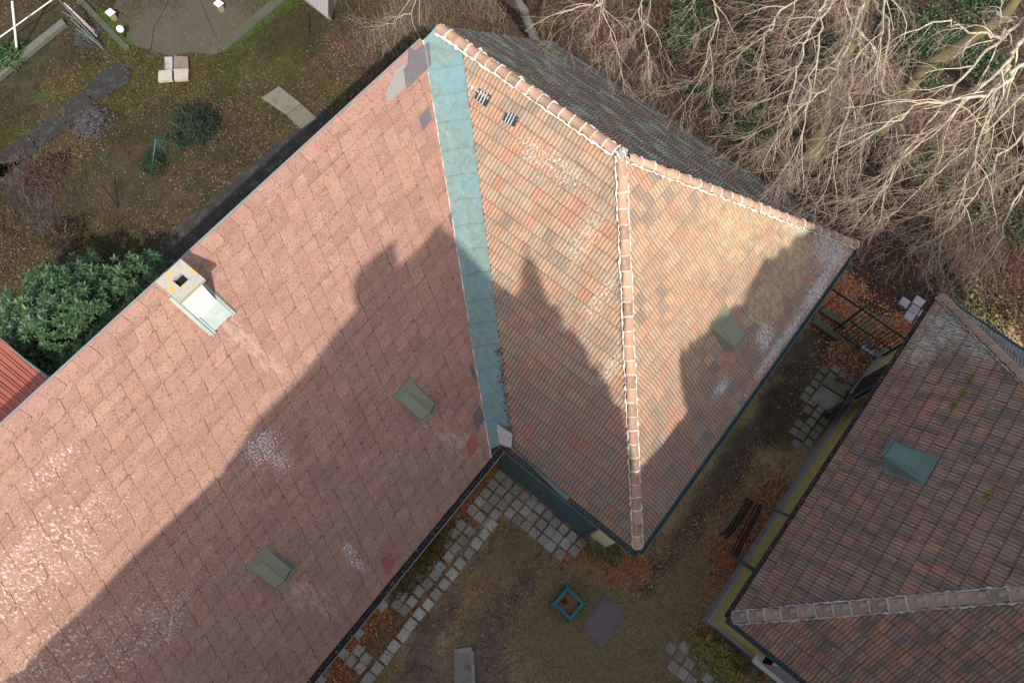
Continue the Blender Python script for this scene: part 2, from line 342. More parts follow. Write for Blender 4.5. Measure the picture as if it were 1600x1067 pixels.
# dark decks under the tiles
def deck(name, PL, poly, th=.06, h=-.022):
    mb = MB(); mb.prism([PL.P(u, v, h) for u, v in poly], -PL.N * th); return mb.build(name, M['gutter_dark'], house)
polyA = [(AX0, -.02), (0, -.02), (-hw * 1.0, LA), (AX0, LA)]
polyW = [(0, 0), (-Lb, 0), (-Le, LW), (-ha, LW)]
polyE = [(0, 0), (he, LE), (-hw, LE)]
polyB = [(.12, 0), (.12, LB), (-Le, LB), (-Lb, 0)]
for nm, PL, po in (('roof_deck', PA, polyA), ('roof_deck', PW, polyW), ('roof_deck', PE, polyE), ('roof_deck', PB, polyB)): deck(nm, PL, po)
# pink slates
palA = [(5, (.365, .205, .158)), (4, (.335, .188, .147)), (2, (.385, .222, .170))]
def slate_pal(r, u, v):
    c = pick(palA, r); f = r.uniform(.94, 1.06) / 1; return tuple(x * f for x in palA[r.choice((0, 0, 1, 2))][1])
vl_a = .40   # flashing half width on the slate side, measured square to the valley
def valley_off(PL, foot, d):      # line parallel to valley in PL coords, shifted by d away from the valley towards the face centre
    f = np.array(foot, float); dr = f / np.linalg.norm(f); return dr
fA = np.array([-hw, LA]); dA = fA / np.linalg.norm(fA); nAo = np.array([-dA[1], dA[0]])
if nAo[0] > 0: nAo = -nAo
fW = np.array([-ha, LW]); dW = fW / np.linalg.norm(fW); nWo = np.array([-dW[1], dW[0]])
if nWo[0] > 0: nWo = -nWo
EA = [PA.px(*p) for p in ((664, 62), (690, 240), (713, 370), (738, 534), (766, 700))]   # flashing edge on slate side
EW = [PW.px(*p) for p in ((722, 84), (737, 192), (745, 267), (765, 400), (781, 534), (800, 655))]
# straighten both edges to a line
pA1 = EA[1]; pA2 = EA[3]; pW1 = EW[1]; pW2 = EW[4]
def lineat(p, q, v): t = (v - p[1]) / (q[1] - p[1]); return p[0] + t * (q[0] - p[0])
slA = [(AX0, .20), (lineat(pA1, pA2, .20) - .02, .20), (lineat(pA1, pA2, LA) - .01, LA), (AX0, LA)]
tiles('slate_roof', PA, slA, LA + .03, .245, .322, [(0.003, 0), (.319, 0)], .014, M['slate'], slate_pal, house, shear=-.115, rowoff=-.09, jit=.004, seed=3)
# border course along the top edge
tiles('border_slates', PA, [(AX0, -.03), (lineat(pA1, pA2, 0) - .02, -.03), (lineat(pA1, pA2, .2) - .02, .23), (AX0, .23)], .23, .27, .36, [(.003, .012), (.357, .012)], .006, M['slate'], slate_pal, house, shear=.02, jit=.004, seed=5)
mb = MB(); mb.box((AX0, -.01, zr - .10), (-.4, .10, zr - .02)); mb.build('verge_board', M['slate_pale'], house)
# replacement slates and sheets
def plate(name, PL, pts, mat, h=.022, th=.012, parent=house, label=None, jag=0):
    mb = MB(); Q = [PL.px(*p) for p in pts]; mb.prism([PL.P(u, v, h) for u, v in Q], -PL.N * th)
    o = mb.build(name, mat, parent)
    if label: o['label'] = label
    return o
z4 = lambda ox, oy, *p: [(ox + a / 4, oy + b / 4) for a, b in p]
plate('patch_sheet', PA, z4(400, 0, (945, 385), (870, 437), (806, 590), (822, 642), (930, 548), (925, 440)), M['slate_pale'], .026, label='pale grey patch sheet')
plate('patch_sheet', PA, z4(400, 0, (952, 300), (990, 322), (1078, 262), (1092, 410), (942, 556), (918, 437), (945, 412)), M['slate_grey'], .04, label='dark grey patch sheet by the peak')
for pts in (z4(400, 0, (1078, 672), (1017, 740), (1040, 818), (1098, 745)), z4(400, 267, (1225, 255), (1198, 285), (1222, 350), (1240, 345)),
            z4(400, 534, (1348, 128), (1332, 152), (1360, 237), (1380, 230)), z4(400, 534, (1395, 400), (1350, 465), (1380, 555), (1425, 480))):
    plate('replaced_slate', PA, pts, M['slate_grey'], label='grey replacement slate')
for pts in (z4(400, 534, (1350, 570), (1308, 637), (1340, 722), (1395, 650)), z4(400, 800, (840, 260), (783, 320), (815, 392), (867, 328))):
    plate('replaced_slate', PA, pts, M['slate_red'], label='red replacement slate')
# clay tiles
PROF = []; PFC = []
for k_ in range(3):
    x_ = k_ * .0857; PROF += [(x_, .0), (x_ + .014, .013), (x_ + .052, .014), (x_ + .064, .001), (x_ + .0857, .0)]; PFC += [.9, 1.05, .8, .50, .8]
PFC = PFC[:-1]
PROF = [p for i, p in enumerate(PROF) if i == 0 or p[0] > PROF[i - 1][0] + 1e-5]
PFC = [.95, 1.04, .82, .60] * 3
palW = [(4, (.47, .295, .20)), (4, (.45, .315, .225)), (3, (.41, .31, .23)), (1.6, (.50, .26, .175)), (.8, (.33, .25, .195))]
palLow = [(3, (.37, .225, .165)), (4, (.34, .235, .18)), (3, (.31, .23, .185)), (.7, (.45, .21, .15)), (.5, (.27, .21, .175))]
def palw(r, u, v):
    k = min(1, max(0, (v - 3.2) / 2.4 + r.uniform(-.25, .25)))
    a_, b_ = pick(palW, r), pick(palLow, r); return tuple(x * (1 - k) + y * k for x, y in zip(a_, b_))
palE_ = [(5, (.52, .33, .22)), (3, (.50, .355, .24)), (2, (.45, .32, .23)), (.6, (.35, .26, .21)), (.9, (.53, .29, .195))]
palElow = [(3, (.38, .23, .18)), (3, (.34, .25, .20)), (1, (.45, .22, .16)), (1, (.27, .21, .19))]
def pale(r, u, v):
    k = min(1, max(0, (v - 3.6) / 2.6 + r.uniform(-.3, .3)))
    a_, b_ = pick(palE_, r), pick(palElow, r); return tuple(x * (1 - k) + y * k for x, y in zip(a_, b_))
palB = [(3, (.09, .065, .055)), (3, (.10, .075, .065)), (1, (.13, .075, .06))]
gW = [(lineat(pW1, pW2, .05) - .02, .05), (-Lb, 0), (-Le, LW), (lineat(pW1, pW2, LW) - .02, LW)]
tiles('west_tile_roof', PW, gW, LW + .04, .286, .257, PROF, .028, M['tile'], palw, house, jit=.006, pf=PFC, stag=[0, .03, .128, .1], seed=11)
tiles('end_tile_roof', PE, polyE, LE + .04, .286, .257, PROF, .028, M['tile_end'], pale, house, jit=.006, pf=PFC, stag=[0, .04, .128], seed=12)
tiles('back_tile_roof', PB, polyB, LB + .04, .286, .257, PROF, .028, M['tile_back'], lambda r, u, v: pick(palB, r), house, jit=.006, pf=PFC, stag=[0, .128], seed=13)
# valley flashing : panels with folded cross seams
ys = [50, 67, 109, 150, 192, 235, 275, 313, 352, 390, 427, 468, 503, 538, 573, 613, 652, 692]
mb = MB()
def vpt(s, side, h=.03):
    """s metres along valley in plan fraction 0..1"""
    c = np.array([0, 0, zr]) + s * np.array([-hw, -ha, ze - zr])
    if side == 0: return c + np.array([0, 0, h])
    if side < 0:
        v = s * LA; return PA.P(min(lineat(pA1, pA2, v), 0), v, h)
    v = s * LW; return PW.P(min(lineat(pW1, pW2, v), -.0), v, h)
VD = unit((-hw, -ha, ze - zr))
def vperp(s, side, h):
    if side == 0: return vpt(s, 0, h)
    t = vpt(s, 0, 0) @ VD; lo, hi = s - .2, s + .2
    for _ in range(30):
        m_ = (lo + hi) / 2
        if vpt(m_, side, 0) @ VD < t or m_ < 0: lo = m_
        else: hi = m_
    return vpt(lo, side, h)
def vs(y):   # valley fraction for an image row
    lo, hi = -.01, 1.05
    for _ in range(40):
        mid = (lo + hi) / 2; P = np.array([0, 0, zr]) + mid * np.array([-hw, -ha, ze - zr]); q = CR.T @ (P - CC)
        if 533.5 - FPX * q[1] / -q[2] < y: lo = mid
        else: hi = mid
    return lo
ss = [vs(y) for y in ys]; ss[0] = .0; sprev = None
for a, b in zip(ss[:-1], ss[1:]):
    n = 5
    for k in range(n):
        s0 = a + (b - a) * k / n; s1 = a + (b - a) * (k + 1) / n; h0 = .030 + .010 * k / n + .003 * math.sin(k * 2.1 + a * 50); h1 = .030 + .010 * (k + 1) / n + .003 * math.sin((k + 1) * 2.1 + a * 50)
        L0, C0, R0, L1, C1, R1 = [vperp(q_, sd_, h_) for q_, h_ in ((s0, h0), (s1, h1)) for sd_ in (-1, 0, 1)]
        mb.add([L0, C0, R0, L1, C1, R1], [(0, 1, 4, 3), (1, 2, 5, 4)])
    q = [vperp(b, -1, .043), vperp(b, 0, .043), vperp(b, 1, .043)]
    mb.tube(q, .014, 5)
for sd in (-1, 1):
    mb.tube([vpt(s, sd, .03) + np.array([random.uniform(-.008, .008), random.uniform(-.008, .008), 0]) for s in np.linspace(.01, 1.0, 60)], .013, 5)
# peak cover
q0 = [PA.P(*PA.px(682, 41), .05), PA.P(*PA.px(664, 62), .05), PA.P(*PA.px(673, 72), .05), PW.P(*PW.px(719, 82), .05)]
mb.add([q0[0] + np.array([0, 0, .03]), q0[1], q0[2], q0[3]], [(0, 1, 2, 3)])
mb.build('valley_flashing', M['copper'], house)
mb = MB()
for k in range(60):
    s = k / 60; p = vpt(s, -1, .012); mb.tube([p + np.array([random.uniform(-.012, .004), .0, 0]), vpt(s + 1 / 60, -1, .012)], random.uniform(.012, .024), 5)
mb.build('valley_mortar', M['mortar'], house)

P = np.array([vpt(random.uniform(.72, 1.0), 1, .03) + np.array([random.gauss(-.02, .05), random.gauss(0, .05), .02]) for _ in range(260)])
DEBRIS = P
# ridge tiles -------------------------------------------------------
def cap_mesh(length, r0, r1, mat):
    n = 9; V = []; F = []
    for j, (x, rr) in enumerate([(0, r0), (length * .12, r0 * 1.03), (length * .14, r0 * .98), (length, r1)]):
        for k in range(n):
            a = math.pi * (k / (n - 1)) * .94 + math.pi * .03
            V.append((x, math.cos(a) * rr, math.sin(a) * rr * .72))
    for j in range(3):
        for k in range(n - 1): F.append((j * n + k, j * n + k + 1, (j + 1) * n + k + 1, (j + 1) * n + k))
    b = len(V)
    for k in range(n): V.append((0, V[k][1] * .86, V[k][2] * .84))
    for k in range(n - 1): F.append((k, b + k, b + k + 1, k + 1))
    me = bpy.data.meshes.new('ridge_tile'); me.from_pydata(V, [], F); me.materials.append(mat)
    me.polygons.foreach_set('use_smooth', np.ones(len(F), bool)); return me
def ridge_line(parent, A, B, n, mat, mmat, rad=.125, collar=True, low=None, edge=1.0):
    """caps laid from low end A to high end B"""
    A = np.array(A, float); B = np.array(B, float); d = B - A; L = np.linalg.norm(d); d /= L; st = L / n
    y = np.cross([0, 0, 1], d); y /= np.linalg.norm(y); z = np.cross(d, y)
    me = cap_mesh(st * 1.08, rad * 1.04, rad * .9, mat); mo = MB(); off = wloc(parent)
    for i in range(n):
        o = bpy.data.objects.new('ridge_tile', me); col.objects.link(o); o.parent = parent
        j = lambda s: random.uniform(-s, s)
        R = Matrix(((d[0], y[0], z[0]), (d[1], y[1], z[1]), (d[2], y[2], z[2]))).to_4x4() @ Matrix.Rotation(j(.06), 4, 'Z') @ Matrix.Rotation(j(.09), 4, 'X') @ Matrix.Rotation(-.045, 4, 'Y')
        p = A + d * (i * st + j(.01)) + z * (.035 + j(.006)) + y * j(.008) - off
        R.translation = Vector(p); o.matrix_local = R
        if collar and random.random() < .9:
            thin = random.choice((.45, .8, 1, 1.2))
            P = A + d * (i * st + .005) + z * .04; pts = []; rr = []
            for k in range(9):
                a = math.pi * k / 8; q = rad * 1.06
                pts.append(P + y * math.cos(a) * q + z * math.sin(a) * q * .72 + d * j(.012)); rr.append(random.uniform(.008, .026) * thin)
            mo.tube(pts, rr, 5)
    for sd in (-1, 1):
        k = int(L / .07); pts = []; rr = []
        for i in range(k + 1):
            pts.append(A + d * (L * i / k) + y * sd * (rad * 1.08 + random.uniform(-.012, .02)) + z * random.uniform(-.01, .03)); rr.append(random.choice((.25, .6, .8, 1, 1.3)) * random.uniform(.014, .034) * edge)
        mo.tube(pts, rr, 5)
    mo.build('ridge_mortar', mmat, parent, smooth=True)
Rj = np.array([0, 0, zr]); Re = np.array([0, -Lb, zr]); H1 = np.array([-hw, -Le, ze]); H2 = np.array([he, -Le, ze])
ridge_line(house, Re + (0, .12, .02), Rj + (0, -.08, .02), 17, M['ridge'], M['mortar'], .115, edge=1.4)
ridge_line(house, H1 + (Re - H1) * .012, Re + (H1 - Re) * .01, 27, M['ridge'], M['mortar'], .10, edge=1.15)
ridge_line(house, H2 + (Re - H2) * .008, Re + (H2 - Re) * .02, 24, M['ridge'], M['mortar'], .10, edge=1.2)
mb = MB(); 
for k in range(26):
    a = random.uniform(0, 6.28); q = random.uniform(0, .16); mb.tube([Re + np.array([math.cos(a) * q, math.sin(a) * q, .06 - q * .3]), Re + np.array([math.cos(a) * q + .04, math.sin(a) * q, .05 - q * .35])], .045, 6)
mb.build('ridge_joint', M['mortar'], house, smooth=True)

# gutters ----------------------------------------------------------
def gutter(parent, A, B, out, mat, lip, w=.15, dp=.10, filled=None, name='gutter'):
    """trough from A to B (inner top edge), out = outward unit vector"""
    A = np.array(A, float); B = np.array(B, float); out = np.array(out, float); n = 7; V = []; F = []
    for P in (A, B):
        for k in range(n):
            a = math.pi * k / (n - 1); V.append(P + out * (w / 2 - math.cos(a) * w / 2) + np.array([0, 0, -math.sin(a) * dp]))
        for k in range(n):
            a = math.pi * k / (n - 1); V.append(P + out * (w / 2 - math.cos(a) * (w / 2 - .008)) + np.array([0, 0, -math.sin(a) * (dp - .008)]))
    m2 = 2 * n
    for k in range(n - 1):
        F.append((k, k + 1, m2 + k + 1, m2 + k)); F.append((n + k, m2 + n + k, m2 + n + k + 1, n + k + 1))
    for e in (0, m2): F.append(tuple(e + k for k in range(n))[::-1])
    mb = MB(); mb.add(V, F); g = mb.build(name, mat, parent, smooth=False)
    mb = MB(); mb.tube([A + out * w, B + out * w], .013, 8); mb.build('gutter_bead', lip, g)
    if filled:
        n_, seed = filled; L = np.linalg.norm(B - A); r = np.random.default_rng(seed); t = r.random(n_); P = A + (B - A) * t[:, None] + out * (.02 + r.random(n_)[:, None] * (w - .04)); P[:, 2] -= .03 - .02 * r.random(n_)
        leaf_mesh('leaf_debris', P, .03, .07, LEAFPAL, M['leaf'], g)['kind'] = 'stuff'
    return g
# leaf litter builder
def leaf_mesh(name, P, s0, s1, pal, mat, parent=None, tilt=.5, lift=.0, asp=.62, up=None, seed=0, curl=.25):
    r = np.random.default_rng(seed + len(P)); n = len(P); s = r.uniform(s0, s1, n)
    th = r.uniform(0, 2 * np.pi, n)
    if up is None: nz = np.c_[r.normal(0, tilt, n), r.normal(0, tilt, n), np.ones(n)]
    else: nz = up + r.normal(0, tilt, (n, 3))
    nz /= np.linalg.norm(nz, axis=1)[:, None]
    a = np.c_[np.cos(th), np.sin(th), np.zeros(n)]; a -= nz * (a * nz).sum(1)[:, None]; a /= np.linalg.norm(a, axis=1)[:, None]; b = np.cross(nz, a)
    s_ = s[:, None]; cu = (r.uniform(-curl, curl * 1.5, n) * s)[:, None]
    v0 = P - a * s_ * .5; v2 = P + a * s_ * .5; v1 = P + b * s_ * asp * .5 + nz * cu - a * s_ * .08; v3 = P - b * s_ * asp * .5 + nz * cu - a * s_ * .08
    V = np.stack([v0, v1, v2, v3], 1).reshape(-1, 3); i = np.arange(n) * 4
    F = np.concatenate([np.c_[i, i + 1, i + 2], np.c_[i, i + 2, i + 3]], 0)
    pal = np.array(pal); c = pal[r.integers(0, len(pal), n)] * r.uniform(.7, 1.3, n)[:, None]
    return mesh_obj(name, V, F, mat, parent, tint=np.concatenate([c, c], 0))
LEAFPAL = [(.20, .085, .035), (.15, .07, .035), (.26, .12, .05), (.11, .055, .03), (.30, .17, .09), (.17, .05, .025), (.24, .17, .11)]
leaf_mesh('leaf_debris', DEBRIS, .03, .07, LEAFPAL, M['leaf'], house)['kind'] = 'stuff'
gutter(house, (-4.98, -Le, ze - .03), (he, -Le, ze - .03), (0, -1, 0), M['gutter'], M['gutter'], .13)
gutter(house, (-hw, -Le - .02, ze - .03), (-hw, -ha - .12, ze - .03), (-1, 0, 0), M['gutter'], M['gutter'], .15, filled=(260, 4))
gutter(house, (AX0, -ha, ze - .03), (-hw - .15, -ha, ze - .03), (0, -1, 0), M['gutter_dark'], M['gutter_lip'], .15, filled=(300, 5))
gutter(house, (he, -Le, ze - .03), (he, .1, ze - .03), (1, 0, 0), M['gutter_dark'], M['gutter_dark'], .10)
# garage door on the courtyard side
dx = -4.95
door = MB(); door.box((dx, -8.9, .06), (dx + .08, -5.98, 2.55)); 
d = door.build('garage_door', M['door'], house)
mb = MB()
for k in range(24):
    y = -8.86 + k * (2.84 / 23); mb.box((dx - .012, y, .1), (dx + .004, y + .025, 2.5))
mb.box((dx - .03, -7.50, .05), (dx + .006, -7.38, 2.56)); mb.build('door_rib', M['door'], d)
mb = MB(); mb.box((dx - .035, -8.98, 0), (dx + .06, -8.9, 2.62)); mb.box((dx - .035, -5.98, 0), (dx + .06, -5.9, 2.62)); mb.box((dx - .04, -8.98, 2.55), (dx + .06, -5.9, 2.66)); mb.build('door_frame', M['gutter'], d)
mb = MB(); mb.tube([(dx - .05, -7.30, 1.0), (dx - .05, -7.30, 1.22)], .014); mb.tube([(dx, -7.30, 1.0), (dx - .05, -7.30, 1.0)], .01); mb.tube([(dx, -7.30, 1.22), (dx - .05, -7.30, 1.22)], .01); mb.build('door_handle', M['iron'], d)
for ya, yb in ((-9.6, -8.99), (-5.89, -5.6)):
    mb = MB(); mb.box((-4.93, ya, -.1), (-4.74, yb, .22)); mb.build('plinth', M['plinth'], house)
# teal cover board over the door behind the gutter (roof edge flashing)
mb = MB(); Q = [PW.px(795, 690), PW.px(815, 712), PW.px(892, 775), PW.px(886, 782)]; mb.prism([PW.P(u, v, .05) for u, v in Q], -PW.N * .02); mb.build('eave_flashing', M['copper_green'], house)
# pink splash plate at the foot of the valley
plate('splash_plate', PW, [(780, 659), (804, 675), (802, 697), (781, 689)], M['pinkmetal'], .12, .01)
# glass tiles
for pts in (((750, 138), (769, 150), (760, 168), (742, 154)), ((794, 172), (812, 184), (804, 199), (786, 188))):
    o = plate('glass_tile', PW, pts, M['glass'], .04, .02)
    Q = [PW.px(*p) for p in pts]; mb = MB()
    for t in (.22, .45, .68):
        a = Q[0] + (Q[1] - Q[0]) * t; b = Q[3] + (Q[2] - Q[3]) * t; mb.tube([PW.P(*a, .045), PW.P(*b, .045)], .012, 4)
    mb.build('glass_rib', M['mortar_dark'], o)
# copper roof vents
def vent(parent, PL, u0, u1, v0, v1, hf, mat, style='gable', flange=.045, name='roof_vent'):
    um = (u0 + u1) / 2; P = PL.P; mb = MB()
    mb.prism([P(u0 - flange, v0 - .05, .032), P(u1 + flange, v0 - .05, .032), P(u1 + flange, v1 + .09, .032), P(u0 - flange, v1 + .09, .032)], -PL.N * .03)
    base = mb.build(name, mat, parent)
    mb = MB(); L = v1 - v0
    if style == 'gable':
        V = [P(u0, v0 + .08, .035), P(u1, v0 + .08, .035), P(u0, v1, hf * .62), P(u1, v1, hf * .62), P(um, v0 + .10, .06), P(um, v1, hf), P(u0, v1 - .03, .035), P(u1, v1 - .03, .035)]
        F = [(0, 2, 5, 4), (4, 5, 3, 1), (0, 4, 1), (0, 6, 2), (1, 3, 7)]
        mb.add(V, F); mb.tube([V[4], V[5]], .012, 5); mb.tube([V[2], V[5], V[3]], .016, 5); mb.tube([V[0], V[2]], .01, 5); mb.tube([V[1], V[3]], .01, 5)
        mb.build('vent_hood', mat, base)
        mb = MB(); mb.add([V[6] - PL.V * .06, V[7] - PL.V * .06, V[3] - PL.V * .06, V[5] - PL.V * .06, V[2] - PL.V * .06], [(0, 1, 2, 3, 4)]); mb.build('vent_mouth', M['black'], base)  # black face stands in for the dark inside of the hood
        mb = MB(); mb.box((0, 0, 0), (1, 1, 1), M=lambda p: P(u0 - .02 + p[0] * (u1 - u0 + .04), v1 + .01 + .08 * p[1], .036 + .02 * p[2])); mb.build('vent_apron', M['copper'], base)
    else:
        V = [P(u0, v0, .035), P(u1, v0, .035), P(u0 + .14, v1, hf * .8), P(u1 - .14, v1, hf * .8), P(u0 + .16, v0 + .16, hf * .42), P(u1 - .14, v0 + .16, hf * .42), P(u0 + .02, v1 + .02, .035), P(u1 - .02, v1 + .02, .035)]
        F = [(4, 2, 3, 5), (0, 4, 5, 1), (0, 6, 2, 4), (1, 5, 3, 7)]
        mb.add(V, F); mb.tube([V[4], V[2]], .010, 5); mb.tube([V[5], V[3]], .010, 5); mb.tube([V[2], V[3]], .014, 5); mb.tube([V[4], V[5]], .009, 5)
        mb.build('vent_hood', mat, base)
        mb = MB(); mb.add([V[6] - PL.V * .05, V[7] - PL.V * .05, V[3] - PL.V * .05, V[2] - PL.V * .05], [(0, 1, 2, 3)]); mb.build('vent_mouth', M['black'], base)  # black face in place of the unlit inside
    return base
vent(house, PA, -5.97, -5.52, 4.82, 5.60, .34, M['copper_vent'])
vent(house, PA, -10.33, -9.88, 4.92, 5.62, .34, M['copper_vent'])
vent(house, PE, -.30, .38, 4.58, 5.40, .34, M['copper_vent'], 'flat', flange=.02)

# chimney ----------------------------------------------------------
ch = MB(); ch.box((-7.45, -.745, 7.4), (-7.02, -.28, 8.79)); chim = ch.build('chimney', M['chimney'], house)
mb = MB(); x0, x1, y0, y1, z0, z1 = -7.50, -6.93, -.80, -.21, 8.80, 8.875
hx0, hx1, hy0, hy1 = -7.30, -7.11, -.60, -.41
for a, b in (((x0, y0), (x1, hy0)), ((x0, hy1), (x1, y1)), ((x0, hy0), (hx0, hy1)), ((hx1, hy0), (x1, hy1))): mb.box((a[0], a[1], z0), (b[0], b[1], z1))
mb.build('chimney_cap', M['cap'], chim)
mb = MB(); mb.box((hx0, hy0, 8.792), (hx1, hy1, 8.797)); mb.build('flue', M['black'], chim)
mb = MB()
vA = lambda y: y / -ha * LA
mb.prism([PA.P(-7.47, vA(-.745) - .02, .03), PA.P(-7.0, vA(-.745) - .02, .03), PA.P(-7.0, vA(-.745) + .30, .05), PA.P(-7.47, vA(-.745) + .30, .05)], PA.N * .02)
for xa, xb in ((-7.56, -7.475), (-6.995, -6.93)):
    mb.prism([PA.P(xa, .30, .03), PA.P(xb, .30, .03), PA.P(xb, vA(-.745) + .33, .035), PA.P(xa, vA(-.745) + .30, .035)], PA.N * .02)
for xa in (-7.51, -7.455, -7.01, -6.965): mb.tube([PA.P(xa, .3, .06), PA.P(xa, vA(-.745) + .34, .07)], .022, 6)
mb.box((-7.475, -.76, 7.5), (-6.995, -.75, 7.93)); mb.box((-7.475, -.76, 7.6), (-7.452, -.2, 7.98)); mb.box((-7.018, -.76, 7.6), (-6.995, -.2, 7.98))
mb.build('chimney_flashing', M['zinc'], chim)

# ================================================================== right house
rh = empty('tiled_house', (0, -16, 0), 'smaller yellow house with dark weathered clay tile roof at the lower right', 'house')
mb = MB(); wy = -12.76
mb.box((-4.62, -22, .52), (5.0, wy, 3.3)); mb.build('wall', M['yellow'], rh)
mb = MB(); mb.box((-4.69, -22.05, -.1), (5.06, wy + .06, .515)); mb.build('plinth', M['plinth'], rh)
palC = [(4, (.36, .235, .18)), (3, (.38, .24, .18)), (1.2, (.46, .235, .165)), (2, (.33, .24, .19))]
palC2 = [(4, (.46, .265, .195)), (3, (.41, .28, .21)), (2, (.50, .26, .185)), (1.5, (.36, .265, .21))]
cpoly = [(cxm - 0, 0), (cx0, LC), (cx1, LC)]
sh = lambda p: [(a, b) for a, b in p]
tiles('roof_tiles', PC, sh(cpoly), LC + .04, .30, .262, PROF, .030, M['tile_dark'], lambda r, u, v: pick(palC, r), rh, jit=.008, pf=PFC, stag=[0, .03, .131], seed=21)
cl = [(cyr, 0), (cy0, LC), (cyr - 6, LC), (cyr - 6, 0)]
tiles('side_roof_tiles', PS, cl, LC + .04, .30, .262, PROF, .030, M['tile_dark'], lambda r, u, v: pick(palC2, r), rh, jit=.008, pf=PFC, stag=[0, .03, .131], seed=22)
cl2 = [(cyr, 0), (cy0, LC), (cyr - 6, LC), (cyr - 6, 0)]
palN = [(3, (.24, .22, .20)), (2, (.20, .16, .14)), (2, (.30, .29, .28))]
tiles('far_roof_tiles', PNE, cl2, LC + .04, .30, .262, PROF, .030, M['tile_back'], lambda r, u, v: pick(palN, r), rh, jit=.008, pf=PFC, stag=[0, .131], seed=23)
for PL, po in ((PC, cpoly), (PS, cl), (PNE, cl2)):
    mb = MB(); mb.prism([PL.P(u, v, -.022) for u, v in po], -PL.N * .06); mb.build('roof_deck', M['gutter_dark'], rh)
CA = np.array([cx0, cy0, cz]); CB = np.array([cx1, cy0, cz]); CT = np.array([cxm, cyr, czr])
ridge_line(rh, CA + (CT - CA) * .01, CT, 24, M['ridge_dark'], M['mortar_dark'], .125, edge=1.0)
ridge_line(rh, CB + (CT - CB) * .01, CT, 24, M['ridge_dark'], M['mortar_dark'], .125, collar=False, edge=.7)
gutter(rh, (cx0 - .02, cy0, cz - .03), (cx1, cy0, cz - .03), (0, 1, 0), M['greymetal'], M['gutter_dark'], .11, filled=(500, 8))
gutter(rh, (cx0, cy0 - 8, cz - .03), (cx0, cy0 + .02, cz - .03), (-1, 0, 0), M['gutter'], M['gutter'], .13, filled=(120, 9))
gutter(rh, (cx1, cy0 - 8, cz - .03), (cx1, cy0 + .02, cz - .03), (1, 0, 0), M['gutter'], M['gutter'], .13)
q = [PC.px(*p) for p in ((1385, 727), (1415, 697), (1455, 722), (1445, 752))]
vent(rh, PC, -.62 + .62, .72, LC - 1.98, LC - 1.12, .52, M['copper_green'], 'flat', flange=.05)
# moss tufts on the roof
mb = MB()
P = []
for (u, v) in ((1515, 595), (1507, 615), (1490, 637), (1545, 777)):
    c = PC.px(u, v)
    for k in range(70): P.append(PC.P(c[0] + random.gauss(0, .045), c[1] + random.gauss(0, .045), .03 + random.random() * .04))
leaf_mesh('moss', np.array(P), .03, .06, [(.30, .31, .05), (.22, .24, .04)], M['grass'], rh, tilt=1)['kind'] = 'stuff'
# open dark door with leaf on the near wall
d0 = MB(); d0.box((3.05, wy - .02, .1), (3.95, wy + .075, 2.0)); dr = d0.build('doorway', M['gutter_dark'], rh)
mb = MB(); mb.prism([(3.0, wy + .10, .12), (2.18, wy + .46, .12), (2.20, wy + .50, .12), (3.02, wy + .14, .12)], (0, 0, 1.9)); mb.build('door_leaf', M['greymetal'], dr)
# window with white frame on the south west wall
wn = MB(); wn.box((-4.74, -16.0, 1.0), (-4.60, -14.05, 2.4)); wf = wn.build('window', M['white'], rh)
for ya, yb in ((-15.9, -15.1), (-15.0, -14.15)):
    mb = MB(); mb.box((-4.755, ya, 1.12), (-4.742, yb, 2.28)); mb.build('pane', M['plinth'], wf)
mb = MB(); mb.box((-4.84, -16.1, .92), (-4.6, -14.0, .99)); mb.build('window_sill', M['white'], wf)
mb = MB(); mb.box((-4.80, -14.04, 1.6), (-4.63, -13.99, 2.1)); mb.build('shutter', M['black'], wf)

# wall mounted iron frame by the right house
fr = empty('hanging_frame', (-2.2, -12.3, 0), 'black iron frame fixed to the yellow wall by two arms', 'iron frame')
def px_wall(u, v, y):   # point seen at pixel on the vertical plane y=const
    d = ray(u, v); t = (y - CC[1]) / d[1]; return CC + d * t
a1 = px_wall(1231, 795, wy + .05); a2 = px_wall(1165, 887, wy + .05); zf = 2.3
a1[2] = min(a1[2], 2.6); 
e1 = G(1189, 787, 1.55); e2 = G(1146, 869, 1.45); b1 = np.array([e1[0] + .15, wy + .04, 1.75]); b2 = np.array([e2[0] + .05, wy + .04, 1.45])
mb = MB(); mb.tube([e1, b1], .035, 6); mb.build('support_arm', M['greymetal'], fr); mb = MB(); mb.tube([e2, b2], [.03, .06], 6); mb.build('support_arm', M['greymetal'], fr)
mb = MB(); mb.tube([e1, e2], .035, 6); mb.tube([e1 + (0, .09, .0), e2 + (0, .09, 0)], .018, 5); mb.tube([e1 + (0, -.08, -.1), e2 + (0, -.1, -.1)], .022, 5); mb.build('front_rail', M['iron'], fr)
lb = empty('iron_bench', G(1158, 812), 'low black iron bench standing on leaf litter beside the hanging frame', 'bench')
g1 = G(1177, 784, .42); g2 = G(1139, 838, .42)
mb = MB()
for k in range(3): mb.tube([g1 + (.0, .07 * k, 0), g2 + (.0, .07 * k, 0)], .022, 5)
mb.build('seat', M['iron'], lb)
for g in (g1, g2):
    mb = MB(); mb.tube([g, g * np.array([1, 1, 0])], .02, 5); mb.tube([g + (0, .14, 0), (g + (0, .14, 0)) * np.array([1, 1, 0])], .02, 5); mb.build('leg', M['iron'], lb)
def slab(name, pts, th, mat, tint, z=0, label=None, cat=None, parent=None, group=None, kind=None):
    mb = MB(); mb.prism([p + np.array([0, 0, z]) for p in (gp(*pts) if len(pts[0]) == 2 else pts)], (0, 0, th), tint)
    o = mb.build(name, mat, parent); tag(o, label, cat, group, kind); return o
